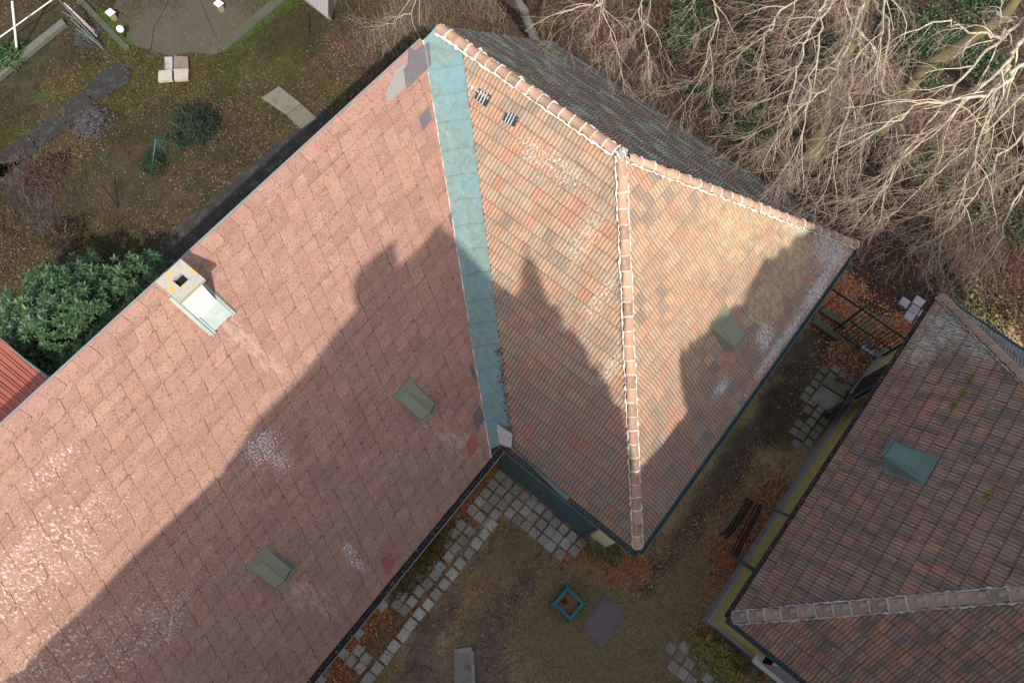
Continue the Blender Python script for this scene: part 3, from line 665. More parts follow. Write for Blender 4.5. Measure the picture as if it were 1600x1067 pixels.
slab('stone_block', [(1147, 808), (1153, 812), (1140, 834), (1134, 829)], .16, M['concrete'], (.2, .22, .16), label='long mossy stone block beside the iron bench', cat='stone')

# iron gate between the two houses ---------------------------------
gx = 4.75
ig = empty('iron_gate', (gx, -12.0, 0), 'black wrought iron gate with vertical bars between the two houses', 'gate')
mb = MB()
for y in (-11.25, -12.72): mb.tube([(gx, y, 0), (gx, y, 1.95)], .035, 6)
mb.build('gate_post', M['iron'], ig)
mb = MB()
for z in (.12, 1.0, 1.82): mb.box((gx - .015, -12.7, z - .02), (gx + .015, -11.27, z + .02))
mb.build('gate_rail', M['iron'], ig)
for k in range(11):
    mb = MB(); y = -11.38 - k * .124; mb.tube([(gx, y, .08), (gx, y, 1.92)], .010, 5); mb.build('gate_bar', M['iron'], ig)
sf = empty('side_fence', (gx, -10.4, 0), 'plain black iron rail between the gate and the corner of the L-shaped building', 'fence')
mb = MB(); mb.box((gx - .02, -11.2, 1.78), (gx + .02, -9.5, 1.84)); mb.build('top_rail', M['iron'], sf)
mb = MB(); mb.tube([(gx, -9.7, 0), (gx, -9.7, 1.85)], .025, 6); mb.tube([(gx, -10.5, 0), (gx, -10.5, 1.85)], .012, 6); mb.build('fence_post', M['iron'], sf)
slab('door_mat', [(1346, 541), (1366, 553), (1360, 560), (1341, 548)], .03, M['plinth'], (.2, .2, .2), z=.05, label='small ribbed grey mat on the leaves below the iron gate', cat='mat')

# ================================================================== ground
def zonemap(X, Y):
    """ground colours per vertex"""
    n1 = fnoise(X, Y, .35, 1); n2 = fnoise(X, Y, 1.3, 5); n3 = fnoise(X, Y, 4, 9)
    def mix(c, d, f): f = np.clip(f, 0, 1)[..., None]; return c * (1 - f) + np.array(d) * f
    c = np.zeros(X.shape + (3,)) + np.array((.25, .185, .11))
    c = mix(c, (.31, .235, .145), (n2 - .45) * 3); c = mix(c, (.17, .16, .06), (n1 - .56) * 4)
    jx = X + (n2 - .5) * .8 + (n3 - .5) * .3; jy = Y + (fnoise(X, Y, 1.3, 31) - .5) * .8
    def zone(px, d, f=1.0):
        nonlocal c
        P = gp(*px); mk = np.zeros(X.shape)
        for a, b in ((0, 0), (.12, .05), (-.1, .12), (.06, -.13), (-.12, -.07)): mk += inpoly(jx + a, jy + b, P) / 5
        c = mix(c, d, mk * f)
    # forest floor behind the house
    zone([(560, -300), (690, 40), (1000, 250), (1290, 360), (1330, 470), (1440, 520), (1500, 455), (1800, 620), (2200, 200), (1900, -400)], (.042, .027, .019))
    # garden, colour kept dark to stand in for off-frame shade
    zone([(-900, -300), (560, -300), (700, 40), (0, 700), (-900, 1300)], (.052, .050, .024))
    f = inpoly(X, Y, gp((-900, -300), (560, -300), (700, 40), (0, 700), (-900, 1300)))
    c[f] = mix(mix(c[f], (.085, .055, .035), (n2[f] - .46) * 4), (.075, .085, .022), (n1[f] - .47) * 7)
    # dirt tracks in the yard
    soil = (.15, .115, .095)
    zone([(783, 812), (775, 845), (737, 892), (707, 940), (685, 1000), (690, 1090), (600, 1090), (640, 1000)], soil)
    zone([(868, 868), (845, 885), (815, 960), (790, 1090), (715, 1090), (735, 990), (780, 925), (830, 868)], soil)
    zone([(1020, 940), (975, 925), (1050, 835), (1105, 745), (1180, 640), (1265, 520), (1310, 500), (1300, 560), (1235, 655), (1180, 720), (1130, 790), (1070, 870)], (.085, .068, .055))
    zone([(1200, 560), (1300, 480), (1400, 540), (1330, 640), (1240, 700), (1180, 700)], (.05, .04, .032), .8)
    zone([(450, 1090), (640, 900), (790, 700), (800, 760), (760, 800), (560, 1090)], (.15, .10, .065), .9)
    # garden dimmed further for that shade, other ground lifted against dim skylight
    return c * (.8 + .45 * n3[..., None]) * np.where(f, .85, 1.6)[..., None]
def axis(a, b, st, far):
    c = np.arange(a, b, st); lo = a - np.geomspace(.4, far, 12)[::-1]; hi = c[-1] + np.geomspace(.4, far, 12); return np.concatenate([lo, c, hi])
gxs = axis(-20, 24, .12, 260); gys = axis(-23, 22, .12, 260)
X, Y = np.meshgrid(gxs, gys, indexing='ij'); near = (np.abs(X) < 40) & (np.abs(Y) < 40)
Z = (fnoise(X, Y, .25, 41) - .5) * .16 + (fnoise(X, Y, 2.2, 43) - .5) * .045; Z = np.where(near, Z, 0) - .03
V = np.stack([X, Y, Z], -1).reshape(-1, 3); nx, ny = X.shape
I = np.arange(nx * ny).reshape(nx, ny); F = np.stack([I[:-1, :-1], I[1:, :-1], I[1:, 1:], I[:-1, 1:]], -1).reshape(-1, 4)
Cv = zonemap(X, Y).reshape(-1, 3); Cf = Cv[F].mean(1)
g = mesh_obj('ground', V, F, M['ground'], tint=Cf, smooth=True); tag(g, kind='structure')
def gz(P): return (fnoise(P[:, 0], P[:, 1], .25, 41) - .5) * .16 + (fnoise(P[:, 0], P[:, 1], 2.2, 43) - .5) * .045 - .03

# paths ------------------------------------------------------------
def paving(name, px, size, tint, th=.05, drop=0, gap=.02, ang=0, ox=0, oy=0, z=0, jit=.02, mat=None, brick=0, seed=3, noise=None, hvar=.02):
    P = [p[:2] for p in gp(*px)]; r = random.Random(seed); mb = MB(); sx, sy = size
    xs = [p[0] for p in P]; ysl = [p[1] for p in P]; ca, sa = math.cos(ang), math.sin(ang)
    cx, cy = sum(xs) / len(xs), sum(ysl) / len(ysl); R = max(max(xs) - min(xs), max(ysl) - min(ysl))
    for j in range(int(-R / sy) - 1, int(R / sy) + 2):
        for i in range(int(-R / sx) - 1, int(R / sx) + 2):
            lx = (i + (.5 * (j % 2) * brick) + ox) * sx; ly = (j + oy) * sy
            x = cx + lx * ca - ly * sa; y = cy + lx * sa + ly * ca
            if not inpoly(np.array([x]), np.array([y]), P)[0]: continue
            if r.random() < drop: continue
            if noise is not None and vnoise(np.array([x]), np.array([y]), 1.1, noise)[0] < .45: continue
            x += r.uniform(-jit, jit); y += r.uniform(-jit, jit); a = ang + r.uniform(-.06, .06) * (jit / .02); hx = (sx - gap) / 2 * r.uniform(.9, 1.0); hy = (sy - gap) / 2 * r.uniform(.9, 1.0)
            h = th + r.uniform(-hvar, hvar); c2, s2 = math.cos(a), math.sin(a); tx, ty = r.uniform(-.03, .03), r.uniform(-.03, .03)
            ring = []
            ins = min(.022, hx * .2)
            for (dz, k) in ((-.12, 0), (h - .018, 0), (h, ins)):
                corners = [(-hx + k, -hy + k), (hx - k, -hy + k), (hx - k, hy - k), (-hx + k, hy - k)]
                pts = []
                for (qx, qy), (nx_, ny_) in zip(corners, corners[1:] + corners[:1]):
                    c = .22
                    pts.append((qx + (nx_ - qx) * c, qy + (ny_ - qy) * c)); pts.append((nx_ - (nx_ - qx) * c, ny_ - (ny_ - qy) * c))
                if k == 0 or True:
                    cc = .12 * min(hx, hy); pts = []
                    for sxg, syg in ((-1, -1), (1, -1), (1, 1), (-1, 1)):
                        Xc, Yc = sxg * (hx - k), syg * (hy - k)
                        p1 = (Xc, Yc - syg * cc); p2 = (Xc - sxg * cc, Yc)
                        pts += [p1, p2] if (sxg * syg) < 0 else [p2, p1]
                    # order ccw
                    pts.sort(key=lambda q: math.atan2(q[1], q[0]))
                ring.append([(x + qx * c2 - qy * s2, y + qx * s2 + qy * c2, z + dz + tx * qx + ty * qy) for qx, qy in pts])
            Vv = sum(ring, []); F = [tuple(range(16, 24))] + [(l * 8 + k, l * 8 + (k + 1) % 8, (l + 1) * 8 + (k + 1) % 8, (l + 1) * 8 + k) for l in (0, 1) for k in range(8)]
            f = r.uniform(.75, 1.25); w_ = r.uniform(-.01, .01); mb.add(Vv, F, (tint[0] * f + w_, tint[1] * f, tint[2] * f - w_))
    o = mb.build(name, mat or M['stone']); tag(o, kind='structure'); return o
GR = (.50, .48, .44)
paving('cobble_paving', [(722, 800), (760, 768), (795, 728), (930, 842), (900, 862), (866, 874), (786, 800), (776, 806), (757, 826)], (.30, .285), GR, gap=.018, seed=1)
paving('kerb_stones', [(768, 802), (785, 806), (560, 1100), (543, 1090)], (.33, .30), (.58, .56, .51), gap=.03, seed=2, th=.07, oy=.0)
paving('cobble_paving', [(440, 1100), (600, 918), (770, 770), (775, 795), (545, 1090)], (.29, .28), (.45, .44, .40), gap=.022, seed=3, drop=.12, jit=.03, noise=77, th=.035)
paving('cobble_paving', [(1040, 1010), (1070, 995), (1180, 1025), (1240, 1100), (1110, 1100), (1050, 1045)], (.30, .29), (.46, .43, .38), gap=.018, seed=4, drop=.1, th=.045)
paving('cobble_paving', [(1287, 567), (1350, 600), (1300, 650), (1265, 700), (1232, 695), (1255, 625)], (.27, .27), (.26, .25, .21), gap=.03, seed=5, drop=.05, th=.045, hvar=.008)
paving('cobble_paving', [(1405, 470), (1440, 462), (1450, 490), (1432, 505), (1410, 490)], (.34, .34), (.38, .36, .39), gap=.03, seed=6, th=.05)
s_ = slab('stone_slab', [(1281, 603), (1311, 621), (1296, 646), (1264, 624)], .085, M['concrete'], (.33, .32, .27)); tag(s_, 'plain pale stone slab set among cobbles by the dark doorway', 'stone slab')
s_ = slab('stone_slab', [(1290, 588), (1323, 606), (1314, 620), (1283, 600)], .085, M['concrete'], (.20, .21, .13)); tag(s_, 'mossy green stone slab set above the pale slab', 'stone slab')
for pts, lb_ in (([(1283, 482), (1322, 508), (1318, 514), (1280, 489)], 'upper mossy stone step beside the iron gate'), ([(1272, 497), (1312, 524), (1306, 533), (1266, 506)], 'lower mossy stone step beside the iron gate')):
    slab('stone_step', pts, .14, M['concrete'], (.11, .11, .075), label=lb_, cat='step')
# garden paths of dark slabs
DK = (.040, .038, .040)
for pts in ([(172, 104), (190, 98), (206, 116), (200, 130), (150, 160), (132, 140)], [(130, 142), (148, 162), (112, 198), (92, 176)], [(90, 178), (110, 200), (62, 232), (46, 210)], [(44, 212), (60, 234), (0, 282), (-60, 320), (-60, 280), (0, 240)]):
    slab('garden_path', pts, .03, M['concrete'], (.030, .029, .031), kind='structure')
slab('garden_path', [(-20, 262), (38, 250), (72, 300), (132, 392), (104, 416), (40, 345)], .03, M['concrete'], (.030, .029, .031), kind='structure')
slab('wall_shade_path', [(540, 190), (505, 172), (440, 222), (360, 285), (240, 388), (120, 520), (160, 580), (420, 360)], .03, M['concrete'], (.035, .033, .033), kind='structure')  # path sheet tinted near black, ridge shadow put into its colour
for pts in ([(176, 22), (200, -60), (290, -60), (262, 6), (240, 45), (236, 78), (214, 74), (200, 64), (186, 52)], [(290.7, -60), (318, -60), (312.4, 0), (336.5, 58), (352, 80), (330, 86), (300, 82), (268, 88), (237, 80), (241, 45.6), (262.8, 6.5)], [(318.7, -60), (450, -60), (444, -4), (352, 80), (337.3, 58), (313.2, 0)]):
    slab('garden_patio', pts, .02, M['concrete'], (.08, .068, .05), kind='structure')
slab('garden_kerb', [(438, -8), (452, 0), (352, 84), (340, 78)], .12, M['concrete'], (.07, .075, .05), kind='structure')
slab('garden_kerb', [(120, 2), (126, -4), (205, 78), (198, 84)], .10, M['concrete'], (.07, .075, .05), kind='structure')
slab('garden_kerb', [(-10, 122), (100, 35), (106, 42), (-4, 132)], .16, M['concrete'], (.13, .13, .11), kind='structure')
slab('stone_slab', [(409, 155), (437, 137), (471, 164), (447, 180)], .06, M['concrete'], (.17, .16, .13), label='mossy grey slab pair upper half lying in the leaves behind the house', cat='stone slab')
slab('stone_slab', [(448, 181), (472, 165), (496, 187), (470, 203)], .055, M['concrete'], (.15, .14, .10), label='yellowish lower half of the slab pair partly in shadow behind the house', cat='stone slab')
# paved slabs stack with white tops (planter lids)
for k, (pts, t, lb_) in enumerate((([(260, 94), (272, 94), (272, 113), (260, 113)], (.36, .36, .35), 'narrow pale slab, upper left of the cluster in the garden'),
                                  ([(274, 92), (296, 94), (297, 110), (274, 111)], (.20, .16, .13), 'brown square slab, upper right of the cluster in the garden'),
                                  ([(250, 115), (271, 114), (272, 130), (250, 132)], (.42, .39, .33), 'bright pale slab, lower left of the cluster in the garden'),
                                  ([(274, 113), (297, 112), (296, 129), (275, 130)], (.40, .365, .29), 'bright stained slab, lower right of the cluster in the garden'))):
    slab('garden_slab', pts, .10, M['concrete'], t, label=lb_, cat='slab', group='slabs clustered on the garden bed', z=.05)

# drive slabs at the bottom
slab('broken_slab', [(709, 1018), (736, 1012), (739, 1020), (742, 1090), (711, 1090)], .05, M['concrete'], (.36, .33, .28), label='cracked pale concrete slab with light rim at the bottom edge of the yard', cat='slab')
mb = MB()
for pts in ([(708, 1014), (737, 1010), (738, 1017), (710, 1021)], [(735, 1018), (740, 1017), (744, 1092), (738, 1092)]): mb.prism(gp(*pts, z=.055), (0, 0, .03), (.42, .40, .36))
o = mb.build('slab_rim', M['concrete']); o.parent = bpy.data.objects['broken_slab']
mc = MB(); mc.prism(gp((910, 975), (945, 930), (980, 957), (941, 1013), z=.0), (0, 0, .045), (.2, .2, .18)); mo = mc.build('shaft_cover', M['concrete']); tag(mo, 'rectangular dark metal shaft cover in a rough stone border on the grass', 'manhole cover')
mc = MB(); mc.prism(gp((911, 977), (948, 937), (974, 958), (936, 1008), z=.046), (0, 0, .02)); mc.build('cover_plate', M['plate'], mo)

# teal planter -----------------------------------------------------
pc = G(889, 943); pl = empty('planter_box', pc, 'square teal wooden planter frame around a clay pot on the yard grass', 'planter')
cr = gp((886, 917), (913, 941), (890, 968), (864, 943), z=.0); cr = [p + (0, 0, 0) for p in cr]
zt = .5; crn = gp((886, 916), (914, 942), (891, 970), (863, 943), z=zt)
for i in range(4):
    mb = MB(); a = crn[i]; b = crn[(i + 1) % 4]; ctr = sum(crn) / 4
    ia = a + (ctr - a) * .29; ib = b + (ctr - b) * .29
    mb.prism([a, b, ib, ia], (0, 0, .05)); mb.prism([a * [1, 1, 0] + [0, 0, .03], b * [1, 1, 0] + [0, 0, .03], (b + (ctr - b) * .1) * [1, 1, 0] + [0, 0, .03], (a + (ctr - a) * .1) * [1, 1, 0] + [0, 0, .03]], (0, 0, zt - .04))
    mb.build('side_board', M['teal'], pl)
    mb = MB(); s = .035
    mb.box((a[0] - s, a[1] - s, 0), (a[0] + s, a[1] + s, zt + .055)); mb.build('corner_post', M['teal'], pl)
sb = MB(); sb.prism([p * [.9, .9, 0] + (sum(cr) / 4) * [.1, .1, 0] for p in cr], (0, 0, .06)); so_ = sb.build('soil', M['soil'], pl)
pot = MB(); ctr = sum(crn) / 4; ctr[2] = 0
prof = [(.17, .02), (.24, .45), (.26, .47), (.26, .52), (.225, .52), (.22, .46), (0.001, .45)]
Vp = []; n = 28
for r_, z in prof:
    for k in range(n): Vp.append((ctr[0] + r_ * math.cos(2 * math.pi * k / n), ctr[1] + r_ * math.sin(2 * math.pi * k / n), z * .8))
Fp = [(j * n + k, j * n + (k + 1) % n, (j + 1) * n + (k + 1) % n, (j + 1) * n + k) for j in range(len(prof) - 1) for k in range(n)]
pe = empty('clay_pot', ctr, 'round terracotta pot inside the teal planter frame', 'pot')
pot = MB(); pot.add(Vp, Fp); pot.build('pot_body', M['terracotta'], pe, smooth=True)
P = ctr + np.c_[rng.normal(0, .05, 24), rng.normal(0, .05, 24), .37 + rng.random(24) * .06]
leaf_mesh('withered_plant', P + (-.0, .12, 0), .04, .09, [(.04, .06, .02), (.10, .05, .03), (.06, .05, .03)], M['leaf'], pe, tilt=1)

# ================================================================== garden things
gs = empty('garden_shed', G(490, 10), 'small shed with pale corrugated roof at the top edge of the garden', 'shed')
c1, c2_, c3, c4 = G(473, -2, 2.0), G(513, 31, 2.0), G(513, -60, 2.3), G(473, -60, 2.3)
mb = MB(); mb.prism([G(474, 2), G(518, 34), G(540, -50), G(480, -70)], (0, 0, 1.9)); mb.build('wall', M['wood'], gs)
mb = MB()
for k in range(7):
    a = k / 7; b = (k + .92) / 7
    p = [c1 + (c2_ - c1) * a, c1 + (c2_ - c1) * b, c4 + (c3 - c4) * b, c4 + (c3 - c4) * a]; mb.prism(p, (0, 0, .05))
mb.prism([c1, c2_, c3, c4], (0, 0, .02)); mb.build('roof', M['slate_pale'], gs)
# red standing seam roof
rs = empty('lean_to', G(20, 610), 'low outbuilding with bright red ribbed metal roof beside the laurel', 'outbuilding')
R0, R1, R2, R3 = G(0, 528, 2.6), G(80, 598, 2.6), G(20, 680, 2.9), G(-90, 600, 2.9)
mb = MB(); mb.prism([R0, R1, R2, R3], (0, 0, -.05))
for k in range(9):
    t = k / 8; a = R0 + (R3 - R0) * t * 1.0; b = R1 + (R2 - R1) * t; mb.tube([a + (0, 0, .01), b + (0, 0, .01)], .022, 5); mb.tube([a + (R3 - R0) * .04 + (0, 0, .01), b + (R2 - R1) * .04 + (0, 0, .01)], .014, 5)
mb.build('roof', M['redmetal'], rs)
mb = MB(); mb.prism([p * [1, 1, 0] for p in (R0 + (R2 - R0) * .08, R1 + (R3 - R1) * .08, R2 + (R0 - R2) * .08, R3 + (R1 - R3) * .08)], (0, 0, 2.5)); mb.build('wall', M['wood'], rs)
mb = MB(); mb.tube([R0 + (-.05, 0, 0), R1 + (.05, .02, 0)], .035, 6); mb.build('roof_edge', M['copper_green'], rs)
# white post & rail
pf = empty('post', G(27, 86), 'tall white metal post standing beside the white rail', 'post')
mb = MB(); b0 = G(27, 86); b1 = b0 + np.array([0, 0, 2.2]); tp = G(19, 3, 1.9); mb.tube([b0, tp], .035, 8); mb.build('shaft', M['white'], pf)
mb = MB(); mb.tube([b0, b0 + (0, 0, .1)], .07, 8); mb.build('foot', M['concrete'], pf)
mb = MB(); mb.tube([G(-5, 62, .6), G(82, 0, .6)], .02, 6)
o = mb.build('garden_rail', M['white']); tag(o, 'thin white rail crossing the top left corner of the garden', 'rail')
# clothes line of green poles
tb = empty('trellis', G(130, 30), 'bundle of thin green and pink canes leaning across the garden bed', 'canes')
for a, b, c in (((92, 0), (160, 75), 0), ((100, 5), (152, 58), 1), ((96, 18), (146, 47), 0), ((110, 30), (162, 78), 0), ((104, 8), (148, 50), 1), ((118, 45), (155, 70), 0), ((112, 18), (125, 4), 0)):
    mb = MB(); mb.tube([G(*a, .9), G(*b, .25)], .014, 5); mb.build('cane', M['pinkmetal'] if c else M['copper_green'], tb)
# globe lamp and two small lantern posts
gl = empty('globe_lamp', G(197, 60), 'small round cream globe lamp on the garden edging', 'lamp')
bm_ = bpy.data.meshes.new('globe'); import bmesh
b_ = bmesh.new(); bmesh.ops.create_uvsphere(b_, u_segments=20, v_segments=12, radius=.12); b_.to_mesh(bm_); b_.free(); bm_.materials.append(M['chimney']); bm_.polygons.foreach_set('use_smooth', np.ones(len(bm_.polygons), bool))
o = bpy.data.objects.new('globe', bm_); col.objects.link(o); o.parent = gl; o.location = (0, 0, .42)
mb = MB(); mb.tube([G(197, 60), G(197, 60) + (0, 0, .32)], .025, 8); mb.build('stem', M['iron'], gl)
for (u, v), lb_ in (((180, 32), 'small square lantern on the left side of the patio'), ((347, 18), 'small square lantern on the right side of the patio')):
    e = empty('garden_lantern', G(u, v), lb_, 'lantern', 'square lanterns beside the patio'); p = G(u, v)
    mb = MB(); mb.box((p[0] - .08, p[1] - .08, 0), (p[0] + .08, p[1] + .08, .35)); mb.build('body', M['wood'], e)
    mb = MB(); mb.add([(p[0] - .13, p[1] - .13, .35), (p[0] + .13, p[1] - .13, .35), (p[0] + .13, p[1] + .13, .35), (p[0] - .13, p[1] + .13, .35), (p[0] - .1, p[1] - .1, .40), (p[0] + .1, p[1] - .1, .40), (p[0] + .1, p[1] + .1, .40), (p[0] - .1, p[1] + .1, .40)], [(4, 5, 6, 7), (0, 1, 5, 4), (1, 2, 6, 5), (2, 3, 7, 6), (3, 0, 4, 7), (0, 3, 2, 1)]); mb.build('cap', M['white'], e)
# plant support tripod
tpd = empty('plant_support', G(246, 240), 'dark green wire tripod plant support on the lawn', 'plant support')
ap = G(243, 218, 1.0)
for q in ((262, 242), (237, 268), (280, 228)):
    mb = MB(); mb.tube([ap, G(*q)], .016, 5); mb.build('leg', M['teal'], tpd)
for (a, b), lb_ in ((((160, 290), (186, 324)), 'thin dark garden stake in the leaf covered lawn'), (((478, 20), (485, 60)), 'dark stake leaning near the shed')):
    mb = MB(); mb.tube([G(*a, .8), G(*b, 0)], .022, 6); o = mb.build('garden_stake', M['iron']); tag(o, lb_, 'stake')

# ================================================================== vegetation
def bush(name, c, R, n, s0, s1, pal, label, mat='green', tilt=.7, asp=.32, cat='bush', rosette=0, seed=0, stems=8):
    """c world centre on the ground, R (rx,ry,rz) radii"""
    r = np.random.default_rng(seed); e = empty(name, tuple(c), label, cat)
    mb = MB()
    for k in range(stems):
        a = r.uniform(0, 6.28); q = r.uniform(.2, .7); t = c + np.array([R[0] * math.cos(a) * q, R[1] * math.sin(a) * q, R[2] * r.uniform(.5, .85)]); mid = (c + t) / 2 + r.normal(0, .05, 3)
        mb.tube([c, mid, t], [.04 * R[2], .028 * R[2], .012], 5)
    mb.build('stem', M['bark_dark'], e)
    nc = 90
    d = r.normal(0, 1, (nc, 3)); d[:, 2] = np.abs(d[:, 2]) * .9 + .05; d /= np.linalg.norm(d, axis=1)[:, None]
    if rosette:
        # shoots: leaf whorls around shoot tips on an uneven surface
        ns = n // rosette; dd = r.normal(0, 1, (ns, 3)); dd[:, 2] = np.abs(dd[:, 2]) * 1.1; dd /= np.linalg.norm(dd, axis=1)[:, None]
        lump = .78 + .32 * r.random(nc); kk = (dd @ d.T).argmax(1); rad = lump[kk] * r.uniform(.72, 1.0, ns)
        tip = c + dd * np.array(R) * rad[:, None]
        ax = dd * .6 + np.array([0, 0, .8]); ax /= np.linalg.norm(ax, axis=1)[:, None]
        V = []; F = []; T = []; pal_ = np.array(pal)
        t1 = np.cross(ax, [0, 0, 1.01]) + 1e-6; t1 /= np.linalg.norm(t1, axis=1)[:, None]; t2 = np.cross(ax, t1)
        for j in range(rosette):
            an = 2.4 * j + r.uniform(0, .6, ns); el = .15 + .75 * (j / rosette) + r.normal(0, .1, ns); L = r.uniform(s0, s1, ns)[:, None]
            rd = t1 * np.cos(an)[:, None] + t2 * np.sin(an)[:, None]; di = rd * np.cos(el)[:, None] + ax * np.sin(el)[:, None]
            sd = np.cross(di, ax); sd /= np.linalg.norm(sd, axis=1)[:, None]; up = np.cross(sd, di)
            b = tip - ax * .05 * (rosette - j) / rosette
            p0 = b; p1 = b + di * L * .5 + sd * L * asp * .5 + up * L * .04; p2 = b + di * L - up * L * .12; p3 = b + di * L * .5 - sd * L * asp * .5 + up * L * .04
            V.append(np.stack([p0, p1, p2, p3], 1)); T.append(pal_[r.integers(0, len(pal_), ns)] * r.uniform(.75, 1.3, ns)[:, None])
        V = np.concatenate(V).reshape(-1, 3); m_ = len(V) // 4; i = np.arange(m_) * 4; F = np.concatenate([np.c_[i, i + 1, i + 2], np.c_[i, i + 2, i + 3]]); T = np.concatenate(T)
        mesh_obj('foliage', V, F, M[mat], e, tint=np.concatenate([T, T]))
    else:
        dd = r.normal(0, 1, (n, 3)); dd[:, 2] = np.abs(dd[:, 2]); dd /= np.linalg.norm(dd, axis=1)[:, None]
        lump = .6 + .5 * r.random(nc); kk = (dd @ d.T).argmax(1); rad = lump[kk] * r.uniform(.35, 1, n) ** .5
        P = c + dd * np.array(R) * rad[:, None]
        leaf_mesh('foliage', P, s0, s1, pal, M[mat], e, tilt=tilt, asp=asp, up=dd, seed=seed)
    return e
LAU = [(.045, .10, .045), (.06, .125, .05), (.035, .08, .04), (.075, .13, .04)]
cb = G(165, 520, .0) 
bush('laurel_bush', np.array([-9.75, 5.75, 0.]), (2.35, 1.9, 2.8), 20000, .13, .20, LAU, 'large glossy green laurel bush behind the chimney edge of the roof', rosette=9, asp=.34, seed=4)
bush('laurel_bush', np.array([-7.6, 5.2, 0.]), (1.2, 1.2, 2.0), 5000, .13, .19, LAU, 'smaller glossy laurel half hidden beside the chimney', rosette=9, asp=.34, seed=14)
bush('round_shrub', G(308, 205), (.85, .8, 1.1), 5200, .05, .10, [(.03, .055, .035), (.045, .07, .045), (.02, .035, .025)], 'dark green round shrub on the lawn behind the house', asp=.25, seed=5, mat='grass')
bush('small_conifer', G(243, 262), (.5, .5, .65), 2400, .03, .07, [(.02, .05, .025), (.03, .065, .03)], 'small dark conifer beside the tripod support', asp=.25, seed=6, mat='grass')
bush('lavender_clump', G(146, 196), (.75, .55, .5), 2600, .05, .10, [(.17, .17, .21), (.12, .12, .15), (.20, .19, .22), (.10, .10, .09)], 'grey lavender clump beside the dark path', asp=.14, seed=7, mat='grass')
bush('lavender_clump', G(140, 62), (.6, .45, .4), 1600, .05, .09, [(.13, .13, .15), (.10, .10, .11)], 'grey lavender clump under the leaning canes', asp=.14, seed=8, mat='grass')
bush('evergreen_shrub', G(14, 95), (.9, .6, .55), 2400, .06, .12, [(.03, .085, .02), (.05, .11, .03)], 'leafy green shrub below the white post', asp=.4, seed=9)
bush('bare_shrub', G(75, 270), (.9, .7, .5), 2600, .05, .12, [(.13, .07, .055), (.09, .05, .04), (.16, .10, .09)], 'reddish brown bare shrub by the bend of the dark path', asp=.10, seed=10, mat='twig')
bush('bare_shrub', G(110, 370), (.8, .8, .5), 2300, .05, .12, [(.09, .06, .04), (.07, .045, .035)], 'dark brown bare shrub below the bend of the dark path', asp=.10, seed=11, mat='twig')
bush('ornamental_grass', G(938, 852), (.45, .75, .5), 1700, .06, .12, [(.18, .26, .10), (.34, .33, .14), (.26, .16, .09), (.40, .36, .16)], 'straggly green plant against the cream corner wall', asp=.2, seed=12, mat='grass')
bush('yellow_shrub', np.array([-5.2, -13.55, 0.]), (.48, 1.15, .95), 4600, .05, .10, [(.55, .46, .13), (.42, .36, .10), (.28, .30, .09), (.62, .53, .22)], 'yellow leaved straggly shrub against the yellow house wall', asp=.35, seed=13, mat='leaf', tilt=.9)
bush('ground_shrub', G(660, 878), (1.4, .36, .3), 2400, .05, .09, [(.10, .15, .05), (.16, .16, .06), (.26, .13, .06), (.30, .22, .10)], 'low green weeds beside the slate roof gutter', asp=.4, seed=15, mat='grass')

# scattered litter --------------------------------------------------
def sample(px, n, dens=None, seed=0, z=0):
    P = np.array([p[:2] for p in gp(*px)]); r = np.random.default_rng(seed); lo = P.min(0); hi = P.max(0); out = []
    tot = 0
    while tot < n:
        q = lo + (hi - lo) * r.random((n * 2, 2)); k = inpoly(q[:, 0], q[:, 1], P); q = q[k]
        if dens is not None:
            d = fnoise(q[:, 0], q[:, 1], dens, seed + 3, 3); q = q[r.random(len(q)) < np.clip((d - .38) * 4, .03, 1)]
        out.append(q); tot += len(q)
    q = np.concatenate(out)[:n]; q = q + r.normal(0, 1, q.shape) * np.where(r.random((len(q), 1)) < .72, .09, .42); P3 = np.c_[q, np.zeros(len(q))]; P3[:, 2] = gz(P3) + .012 + r.random(len(q)) * .03 + z; return P3
def free(P):   # keep points out of the buildings
    b = (P[:, 0] > -4.8) & (P[:, 0] < 4.6) & (P[:, 1] > -9.5) & (P[:, 1] < .1); a = (P[:, 0] < -4.7) & (P[:, 1] > -5.65) & (P[:, 1] < .1); c = (P[:, 0] > -4.4) & (P[:, 0] < 5.0) & (P[:, 1] < -12.75)
    return P[~(a | b | c)]
ORANGE = [(.60, .24, .10), (.52, .18, .08), (.68, .36, .17), (.38, .14, .08), (.26, .11, .07), (.48, .31, .18)]
BROWN = [(.15, .075, .045), (.11, .055, .038), (.19, .10, .06), (.08, .042, .03), (.24, .15, .10), (.13, .05, .035)]
YARD = [(.48, .28, .17), (.36, .20, .13), (.58, .40, .27), (.26, .15, .10), (.42, .18, .11)]
PALE = [(.19, .12, .08), (.15, .09, .055), (.11, .065, .04), (.08, .05, .035), (.07, .045, .03)]
def litter(name, lst, s0, s1, pal, tilt=.5):
    P = free(np.concatenate(lst)); o = leaf_mesh(name, P, s0, s1, pal, M['leaf'], tilt=tilt, asp=.75, curl=.3); tag(o, kind='stuff'); return o
